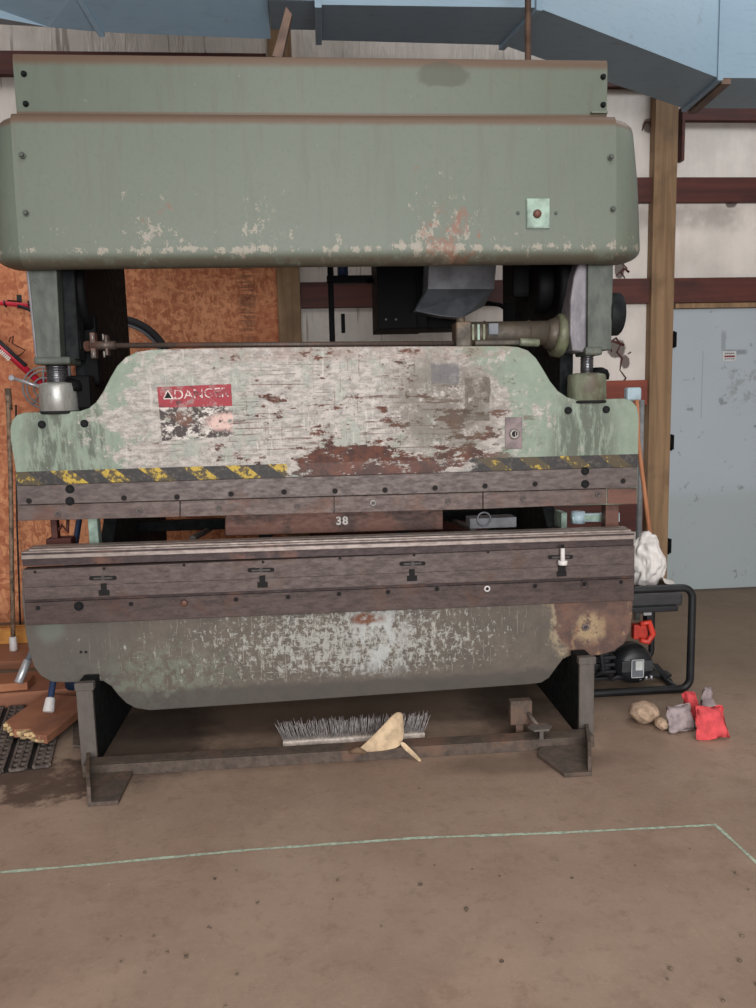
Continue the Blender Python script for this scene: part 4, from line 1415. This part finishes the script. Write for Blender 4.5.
bm = BM(); lathe(bm, (c.x, .46, c.z), (0, -1, 0), [(0, .095), (.05, .095), (.085, .083), (.1, .06), (.102, .01)], 36)
al = obj('alternator', bm, 'gen', t)
bm = BM(); box(bm, (c.x-.075, .352, c.z-.022), (c.x+.075, .362, c.z+.030), .003); obj('end_strap', bm, 'gend', al)
bm = BM(); box(bm, (c.x-.032, .348, c.z-.048), (c.x+.028, .352, c.z+.040), .001); obj('rating_plate', bm, 'greydark', al)
bm = BM()
for (x0_, z0_, x1_, z1_) in ((-.032, .037, .028, .040), (-.032, -.048, .028, -.045), (-.032, -.048, -.029, .04), (.025, -.048, .028, .04), (-.012, -.012, .022, .032)):
    box(bm, (c.x+x0_, .3465, c.z+z0_), (c.x+x1_, .348, c.z+z1_))
obj('rating_label', bm, 'label', al)
bm = BM(); box(bm, (1.16, .42, .05), (1.30, .66, .30), .02)
for k in range(6): box(bm, (1.15, .40, .07+.035*k), (1.31, .68, .085+.035*k), .003)
en = obj('engine_block', bm, 'gen', t)
bm = BM(); tube(bm, [(1.2, .40, .06), (1.24, .37, .10), (1.22, .36, .2), (1.27, .37, .25)], .01, 8); tube(bm, [(1.27, .37, .05), (1.30, .36, .07), (1.33, .37, .06)], .008, 8); obj('hose', bm, 'rubber', en)
bm = BM()
P = [U(640, 624, .36), U(649, 622, .36), U(653, 634, .36), U(648, 642, .36), U(640, 640, .36)]
tube(bm, P, [.012, .014, .015, .014, .012], 10); box(bm, U(634, 640, .38), U(645, 622, .42), .006)
o = obj('fuel_valve', bm, 'orange', t); o['label'] = 'red plastic valve housing'
bm = BM(); q = U(647, 611, .36); box(bm, q+Vector((-.02, -.01, -.02)), q+Vector((.02, .03, .025)), .004); cyl(bm, q+Vector((-.12, .01, 0)), q, .008, n=10); obj('fuel_cap', bm, 'alu', t)
bm = BM(); box(bm, (c.x+.07, .42, .20), (c.x+.095, .47, .42), .004); obj('support_post', bm, 'gen', t)
bm = BM(); box(bm, (gx0+.02, .42, .03), (gx1-.03, .48, .045), .003); prism(bm, [U(653, 664, .4), U(658, 664, .4), U(673, 681, .4), U(666, 681, .4)], (0, .012, 0), .001); box(bm, (1.2, .5, .03), (1.45, .54, .06)); obj('mount_plate', bm, 'gen', t)
bm = BM(); 
for dx in (-.03, .0, .025): cyl(bm, (c.x+dx+.05, .37, .045), (c.x+dx+.05, .37, .062), .008, n=6)
obj('mount_bolts', bm, 'alu', t)

# white cloth and a scrap of cardboard lying on the generator
bm = BM()
bmesh.ops.create_icosphere(bm, subdivisions=5, radius=1)
from mathutils import noise as mn
cxx = U(647, 560, .52).x
for v in bm.verts:
    p = v.co.copy()
    q = Vector((p.x*.072, p.y*.075, (p.z*.5+.5)*.255))
    nz = mn.noise(p*1.9+Vector((3, 1, 2)))*.022 + (1-abs(mn.noise(p*2.6+Vector((0, 4, 0)))*2))*.012
    q += p*nz
    q.x *= 1.15-.42*(p.z*.5+.5)
    q.x += .010*math.sin(q.z*26+p.y*2)
    q.x += .25*max(0, .06-q.z)*(1 if p.x > 0 else 0)
    v.co = q+Vector((cxx, .52, .4645))
for v in bm.verts:
    v.co.z = max(v.co.z, .4645)
tag(obj('white_cloth', bm, 'cloth', smooth=True), 'crumpled white cloth bundle heaped on top of the generator', 'cloth')
bm = BM(); box(bm, (cxx+.078, .42, .4635), (1.60, .56, .482), .002)
tag(obj('cardboard_scrap', bm, 'card'), 'brown cardboard scrap on the generator beside the white cloth', 'cardboard')
rows = [[(1.545, .42, .486), (1.55, .45, .52), (1.555, .49, .50)], [(1.575, .42, .485), (1.58, .46, .50), (1.585, .49, .492)], [(1.605, .42, .484), (1.61, .46, .492), (1.615, .48, .488)]]
o = sheet('cloth_scrap', rows, 'cloth', None, .004, 2)
tag(o, 'small loose white cloth scrap lying on the cardboard piece', 'cloth')

# wooden stick and grey pipe leaning behind the press
bm = BM(); tube(bm, [U(652, 548, 1.25)+Vector((.05, -.02, -.55)) if 0 else Vector((1.86, 1.30, 0.0)), U(650, 535, 1.30), U(643, 480, 1.33), U(638, 440, 1.36), U(637, 400, 1.4)], .0125, 12)
tag(obj('wooden_stick', bm, 'dowel'), 'thin tan wooden pole leaning behind the right end of the press', 'pole')
t = thing('plastic_pipe', 'upright grey pipe with a pale blue cap beside the wooden post', 'pipe', (U(641, 420, 1.5).x, 1.5, 0))
x = U(641, 420, 1.5).x
bm = BM(); cyl(bm, (x, 1.5, 0), (x, 1.5, U(641, 400, 1.5).z), .018, n=14); obj('tube', bm, 'greypipe', t)
q = U(634, 395, 1.48)
bm = BM(); box(bm, (q.x-.045, 1.47, q.z-.035), (q.x+.045, 1.53, q.z+.045), .014); obj('cap', bm, 'ledge', t)

# bean bags
def bag(name, px, py, w, h, d, lean, mat, label, seed, yaw=0., shape='pillow', z0=0.0, tilt=0.):
    base = UZ(px, py, 0)
    bm = BM()
    bmesh.ops.create_cube(bm, size=2)
    bmesh.ops.subdivide_edges(bm, edges=bm.edges[:], cuts=9, use_grid_fill=True)
    for v in bm.verts:
        p = v.co.copy()
        e = max(abs(p.x), abs(p.z))
        th = (max(0, 1-abs(p.x)**3)*max(0, 1-abs(p.z)**3))**.6
        y = p.y*(.10+.9*th)*d/2
        top = 1-.12*(p.z+1)/2
        q = Vector((p.x*w/2*top*(1-.06*(1-abs(p.z))), y, (p.z+1)*h/2))
        if shape == 'sack':
            n_ = p.normalized()
            q = Vector((n_.x*w/2, n_.y*d/2, (n_.z+1)*h/2))
            if q.z < h*.12: q.z = h*.12*(q.z/(h*.12))**2
        elif shape == 'peak':
            q.x *= (1-.72*(p.z+1)/2)
        q += Vector((mn.noise(p*1.6+Vector((seed, 0, 0))), mn.noise(p*1.7+Vector((0, seed, 0))), mn.noise(p*1.5+Vector((0, 0, seed)))))*(.006 if shape == 'sack' else .012)
        v.co = q
    R_ = Matrix.Rotation(yaw, 4, 'Z') @ Matrix.Rotation(lean, 4, 'X') @ Matrix.Rotation(tilt, 4, 'Y')
    bmesh.ops.transform(bm, matrix=R_, verts=bm.verts[:])
    mz = min(v.co.z for v in bm.verts)
    for v in bm.verts:
        v.co += Vector((base.x, base.y+.0, -mz+z0))
    return tag(obj(name, bm, mat, smooth=True, loc=(base.x, base.y, 0)), label, 'bean bag', 'bean bags piled on the floor by the generator')
bag('bean_bag', 644, 722, .125, .085, .12, 0, 'tanbag', 'round tan cloth bean bag at the left end of the bag pile', 1.2, shape='sack')
bag('bean_bag', 662, 729, .06, .045, .07, 0, 'tanbag', 'small tan bean bag squeezed between the round tan bag and the leaning grey bag', 4.2, shape='sack')
bag('bean_bag', 683, 732, .12, .098, .05, -.45, 'greybag', 'grey cloth bean bag leaning beside the narrow red one', 2.7, .15)
bag('bean_bag', 694, 721, .055, .115, .045, -.2, 'redbag', 'narrow upright red bean bag between the two grey ones', 3.9, -.2, tilt=-.18)
bag('bean_bag', 708, 716, .10, .115, .04, -.15, 'greybag', 'grey bean bag with a pointed top behind the big red one', 5.3, .1, 'peak')
bag('bean_bag', 713, 740, .125, .122, .055, -.42, 'redbag', 'large square red bean bag in front of the pile', 6.1, -.05)

# ------------------------------------------------------------------ left side
# yellow board and lower boards along the wall
def board(name, pts, z0, h, mat, label, bev=.003, cat='board'):
    bm = BM(); prism(bm, [(x, y, z0) for x, y in pts], (0, 0, h), bev)
    return tag(obj(name, bm, mat), label, cat, 'boards lying at the left of the press')
a = U(0, 628, 1.45); b = U(30, 626, 1.45)
board('board', [(-3.2, 1.50), (-1.2, 1.50), (-1.2, 1.44), (-3.2, 1.44)], .045, a.z-.045, 'lumbery', 'yellow board standing on edge behind the cane tip')
board('board', [(-3.2, 1.16), (-1.2, 1.10), (-1.2, 1.55), (-3.2, 1.6)], .0, .045, 'lumber2', 'reddish brown flat board under the cane tip')
# light plank with end, lying further forward
p1, p2, p3, p4 = UZ(-40, 689, .10), UZ(26, 683, .10), UZ(20, 700, .10), UZ(-40, 704, .10)
p1, p2 = UZ(-60, 690, .11), UZ(27, 682, .11)
board('board', [(p1.x, p1.y), (p2.x, p2.y), (p2.x+.0, p2.y+.10), (p1.x, p1.y+.10)], .072, .038, 'lumber', 'light orange board end near the foot of the bicycle wall')
p1, p2 = UZ(-60, 700, .06), UZ(80, 690, .06)
board('board', [(p1.x, p1.y), (p2.x, p2.y), (p2.x, p2.y+.30), (p1.x, p1.y+.30)], .0, .07, 'lumber2', 'wide brown board lying under the light orange board')
# broken plank on the mat
t = thing('plank', 'brown plank with a broken splintered end on the mat', 'plank', (-1.3, .35, 0))
P = [UZ(6, 722, .06), UZ(14, 731, .06), UZ(30, 730, .06), UZ(36, 736, .06), UZ(47, 737, .06), UZ(84, 708, .06), UZ(92, 698, .06), UZ(44, 695, .06)]
bm = BM(); prism(bm, [Vector((p.x, p.y, .03)) for p in P], (0, 0, .035), .003); obj('plank_body', bm, 'lumber2', t)
bm = BM()
for i in range(12):
    f_ = i/11
    a = UZ(lerp(8, 47, f_), lerp(724, 736, f_**.6), .055)
    for j in range(2):
        l = random.uniform(.01, .03)
        box(bm, (a.x-.014, a.y-l, .034+.014*j), (a.x+.010, a.y+.02, .046+.016*j), .003)
o = obj('splintered_end', bm, 'splint', t); o['label'] = 'pale splintered end'
# perforated rubber mat
mA, mB, mC, mD = Vector((-1.95, .52, 0)), Vector((-1.28, .55, 0)), Vector((-1.14, -.10, 0)), Vector((-1.75, -.21, 0))
bm = BM()
rows_, cols_ = 13, 22
def mp(u, v): return (mA.lerp(mB, u)).lerp(mD.lerp(mC, u), v)
prism(bm, [mp(0, 0), mp(1, 0), mp(1, 1), mp(0, 1)], (0, 0, .004), 0, 1)
for i in range(cols_+1):
    u = i/cols_; w = .0055
    a, b = mp(u-.0, 0), mp(u, 1)
    prism(bm, [a+Vector((-w, 0, .004)), a+Vector((w, 0, .004)), b+Vector((w, 0, .004)), b+Vector((-w, 0, .004))], (0, 0, .012), .002, 0)
for j in range(0, 17):
    v = j/16
    for i in range(cols_):
        if i % 3 != 1:
            a, b = mp(i/cols_, v), mp((i+1)/cols_, v)
            prism(bm, [a+Vector((0, -.007, .004)), b+Vector((0, -.007, .004)), b+Vector((0, .007, .004)), a+Vector((0, .007, .004))], (0, 0, .010), 0, 0)
tag(obj('rubber_mat', bm, ['mat', 'hole']), 'dark perforated floor mat left of the press', 'mat')
# paper strips by the column
P = [UZ(73, 722, .0), UZ(79, 722, .0), UZ(80, 748, .0), UZ(73, 748, .0)]
bm = BM(); prism(bm, [Vector((p.x, p.y, .001)) for p in P], (0, 0, .012), .002)
tag(obj('wood_strip', bm, 'foot'), 'grey wooden strip on the floor beside the left column', 'strip')

# cane
t = thing('walking_cane', 'thin brown cane with a white tip standing at the bicycle wall', 'cane', (-1.72, 1.3, 0))
ct = U(8, 392, 1.42); cb = U(14, 652, 1.30)
cb.z = .062
bm = BM(); tube(bm, [ct, ct.lerp(cb, .33)+Vector((.004, 0, 0)), ct.lerp(cb, .66), cb+Vector((0, 0, .03))], .0125, 10)
obj('shaft', bm, 'cane', t)
bm = BM(); cyl(bm, cb+Vector((0, 0, -.015)), cb+Vector((0, 0, .065)), .022, .019, n=16, bev=.004); o = obj('rubber_tip', bm, 'white', t); o['label'] = 'white rubber tip'
bm = BM(); cyl(bm, ct+Vector((0, 0, -.1)), ct+Vector((0, 0, .02)), .017, n=12); obj('grip', bm, 'cane', t)
bm = BM(); x = U(13, 420, 1.9)
tube(bm, [(U(11, 405, 1.9).x, 1.98, U(11, 405, 1.9).z), (U(12, 520, 1.9).x, 1.98, U(12, 520, 1.9).z), (U(16, 640, 1.9).x, 1.98, U(16, 640, 1.9).z)], .006, 6)
tag(obj('wall_cable', bm, 'rubber'), 'thin dark cable hanging down the chipboard behind the cane', 'cable')

# leaning poles
t = thing('broom_pole', 'dark blue pole with a white tip resting on the broken plank', 'pole', (-1.28, .37, 0))
tip = UZ(49, 708, .09)
top = U(80, 515, .75)
bm = BM(); tube(bm, [tip, tip.lerp(top, .5), top, tip.lerp(top, 1.25)], .014, 12); obj('pole_shaft', bm, 'blue', t)
d = (top-tip).normalized()
bm = BM(); cyl(bm, tip-d*.018, tip+d*.045, .024, .021, n=18, bev=.005); o = obj('pole_tip', bm, 'white', t); o['label'] = 'white rubber tip'
tip = UZ(19, 681, .13)
top = U(58, 590, .75)
t = thing('grey_pole', 'grey pole with a pale sleeve leaning on the light orange board', 'pole', (tip.x, tip.y, 0))
d = (top-tip).normalized()
bm = BM(); tube(bm, [tip, top, tip+(top-tip)*1.4], .013, 12); obj('pole_shaft', bm, 'greydark', t)
bm = BM(); cyl(bm, tip-d*.01, tip+d*.10, .019, n=16, bev=.003); obj('pole_sleeve', bm, 'alu', t)
# dark blue jar-like thing behind the pole
q = UZ(68, 697, .07)
bm = BM(); lathe(bm, (q.x, q.y+.12, .07), (0, 0, 1), [(0, .04), (.01, .048), (.10, .048), (.12, .035), (.15, .035), (.152, .01)], 20)
tag(obj('blue_bottle', bm, 'blue'), 'dark blue bottle behind the dark blue pole', 'bottle')

# ------------------------------------------------------------------ bicycle on the wall
BY = 1.86
BB = U(46, 388, BY)
bk = thing('bicycle', 'red bicycle hung on the chipboard wall behind the press', 'bicycle', (BB.x, BY, BB.z))
k_ = .34
rear = U(118, 372, BY)
head_t = BB+Vector((-.66, 0, .60)); head_b = BB+Vector((-.70, 0, .48))
seat_t = BB+Vector((.10, 0, .52))
front = BB+Vector((-.82, 0, .06))
tt = U(0, 303, BY); tt2 = U(38, 306.5, BY)
def bt(name, pts, r, mat='red', par=bk):
    bm = BM(); tube(bm, pts, r, 12); return obj(name, bm, mat, par)
dd = (U(0, 346, BY)-BB)
hb = BB+dd*2.35
fr_ = bt('down_tube', [BB, hb], .021)
ht = hb+Vector((.03, 0, .12))
ttl = (tt2-tt).normalized()
bt('top_tube', [Vector((ht.x, BY, tt.z+.02)), tt, tt2, seat_t], .014)
bt('head_tube', [hb+Vector((-.005, 0, -.03)), Vector((ht.x, BY, tt.z+.06))], .022)
bt('seat_tube', [BB, seat_t], .017)
bt('seat_post', [seat_t, seat_t+Vector((.03, 0, .14))], .013, 'alu')
bt('chain_stay', [BB, rear], .010)
bt('seat_stay', [seat_t, rear], .009)
bt('cable_housing', [U(18, 306, BY-.02), U(28, 309, BY-.03), U(40, 317, BY-.03), U(56, 332, BY-.02)], .010, 'rubber')
bt('guard_strip', [BB+dd*.45+Vector((.01, -.012, .018)), BB+dd*1.35+Vector((.01, -.012, .018))], .012, 'rubber')
# lettering strokes on the down tube
c = BB+dd*.80
text_mesh('frame_lettering', 'BIKE' if 0 else 'IIIIIII', .030, (c.x-.02, BY-.0225, c.z-.005), dd*-1, Vector((.7, 0, .7)), 'text', bk, ext=.0006, bold=.0022, space=1.25)
fk = head = hb+Vector((-.005, 0, -.03))
front = fk+Vector((-.16, 0, -.38))
bt('fork', [fk, fk+Vector((-.05, -.0, -.08)), front], .014, 'red')
sd = bm = BM()
bmesh.ops.create_icosphere(bm, subdivisions=3, radius=1)
sp_ = seat_t+Vector((.03, 0, .16))
for v in bm.verts:
    p = v.co
    v.co = Vector((sp_.x+p.x*.13, sp_.y+p.y*(.07 if p.x > 0 else .03), sp_.z+p.z*.025))
obj('saddle', bm, 'rubber', bk, smooth=True)
hbz = Vector((ht.x, BY, tt.z+.06))
bt('handlebar', [hbz+Vector((0, -.16, .06)), hbz+Vector((-.03, 0, .05)), hbz+Vector((0, .10, .06))], .012, 'rubber')
for nm, cc in (('rear_wheel', rear), ('front_wheel', front)):
    bm = BM(); torus(bm, cc, (0, 1, 0), k_-.022, .022, 64, 10)
    w = obj(nm, bm, 'rubber', bk)
    bm = BM(); torus(bm, cc, (0, 1, 0), k_-.052, .010, 64, 8); obj('rim', bm, 'greydark', w)
    bm = BM(); cyl(bm, cc+Vector((0, -.04, 0)), cc+Vector((0, .04, 0)), .018)
    for i in range(16):
        a = 2*PI*i/16
        e = Vector((math.cos(a), 0, math.sin(a)))*(k_-.06)
        cyl(bm, cc+Vector((0, .02*(1 if i % 2 else -1), 0)), cc+e, .0012, n=4)
    obj('spokes', bm, 'alu', w)
cr = BB+Vector((0, -.035, 0))
bm = BM(); torus(bm, cr, (0, 1, 0), .122, .006, 40, 6); torus(bm, cr, (0, 1, 0), .10, .006, 40, 6); torus(bm, cr, (0, 1, 0), .060, .006, 32, 6)
for i in range(5):
    a = 2*PI*i/5+.3
    cyl(bm, cr, cr+Vector((math.cos(a), 0, math.sin(a)))*.12, .006, n=8)
for i in range(40):
    a = 2*PI*i/40
    e = Vector((math.cos(a), 0, math.sin(a)))
    box(bm, cr+e*.128-Vector((.002, .002, .002)), cr+e*.128+Vector((.002, .002, .002)))
obj('chainring', bm, 'greypipe', bk)
ce = U(12, 378, BY-.05)
bm = BM(); tube(bm, [cr+Vector((0, -.02, 0)), ce], [.014, .010], 10); cyl(bm, ce+Vector((0, .012, 0)), ce+Vector((0, -.012, 0)), .018, n=16, bev=.003); cyl(bm, cr+Vector((0, .02, 0)), cr+Vector((0, -.04, 0)), .022, n=16, bev=.003)
obj('crank_arm', bm, 'alu', bk)
# wall hooks carrying the bicycle
for px_ in (6, 30):
    p = U(px_, 303.4, BY)
    bm = BM(); tube(bm, [(p.x, WY-.014, p.z+.04), (p.x, BY+.03, p.z+.02), (p.x, BY+.0, p.z-.020), (p.x, BY-.025, p.z-.014), (p.x, BY-.03, p.z+.012)], .005, 8)
    box(bm, (p.x-.015, WY-.018, p.z+.0), (p.x+.015, WY-.0135, p.z+.08), .001)
    tag(obj('wall_hook', bm, 'rubber'), 'steel hook holding the top tube, %s one' % ('left' if px_ == 6 else 'right, nearer the press'), 'hook', 'hooks carrying the bicycle')
bm = BM(); tube(bm, [U(9, 342, 2.083), U(10, 338, 2.083), U(13.5, 336, 2.083), U(12, 343, 2.083), U(15, 345, 2.083), U(25, 350, 2.083), U(23, 353, 2.083), U(18, 356, 2.083)], .0035, 6)
tag(obj('bent_wire', bm, 'girt'), 'small bent brown wire on the chipboard above the bicycle down tube', 'wire')

# floor grit
bm = BM()
for i in range(46):
    x, y = random.uniform(-.7, 1.1), random.uniform(-1.6, -.86)
    r = random.uniform(.002, .006)
    bmesh.ops.create_icosphere(bm, subdivisions=1, radius=r, matrix=Matrix.Translation((x, y, r*.5)) @ Matrix.Diagonal((1.3, 1, .6, 1)))
o = tag(obj('floor_grit', bm, 'debris'), 'tiny crumbs and grit scattered over the concrete floor', 'grit'); o['kind'] = 'stuff'

# ------------------------------------------------------------------ light: open bay behind the camera, sky ambience, unseen overhead fill lamps
w = bpy.data.worlds.new('world'); SC.world = w
w.use_nodes = True
w.node_tree.nodes['Background'].inputs[0].default_value = (.86, .93, 1.0, 1)
w.node_tree.nodes['Background'].inputs[1].default_value = 1.0

def area(name, loc, target, sx, sy, power, col=(1, 1, 1)):
    l = bpy.data.lights.new(name, 'AREA'); l.shape = 'RECTANGLE'; l.size = sx; l.size_y = sy; l.energy = power; l.color = col
    o = bpy.data.objects.new(name, l); COL.objects.link(o); o.location = loc
    o.rotation_euler = (Vector(target)-Vector(loc)).to_track_quat('-Z', 'Y').to_euler()
    return o
area('bay_daylight', (.2, -7.9, 2.2), (.2, 0, 1.3), 5.2, 3.8, 640, (1.0, .99, .98))
area('roof_fill', (.3, -2.6, 4.5), (.3, -2.2, 0), 3.4, 1.6, 70, (1.0, .97, .93))  # added fill lamp below the closed ceiling
area('rear_fill', (3.2, .6, 4.5), (3.0, 1.4, 1), 2.2, .8, 50, (.95, .98, 1.0))  # added fill for the wall and door at the right
area('rear_fill', (-2.6, 1.35, 4.5), (-2.6, 1.5, 1), 1.6, .6, 20, (1.0, .98, .95))  # added weak fill for the wall at the left

vs = SC.view_settings
vs.view_transform = 'Standard'; vs.look = 'None'; vs.exposure = -0.1; vs.gamma = 1; vs.use_curve_mapping = False
SC.cycles.use_denoising = True
SC.cycles.max_bounces = 6
SC.cycles.sample_clamp_indirect = 6
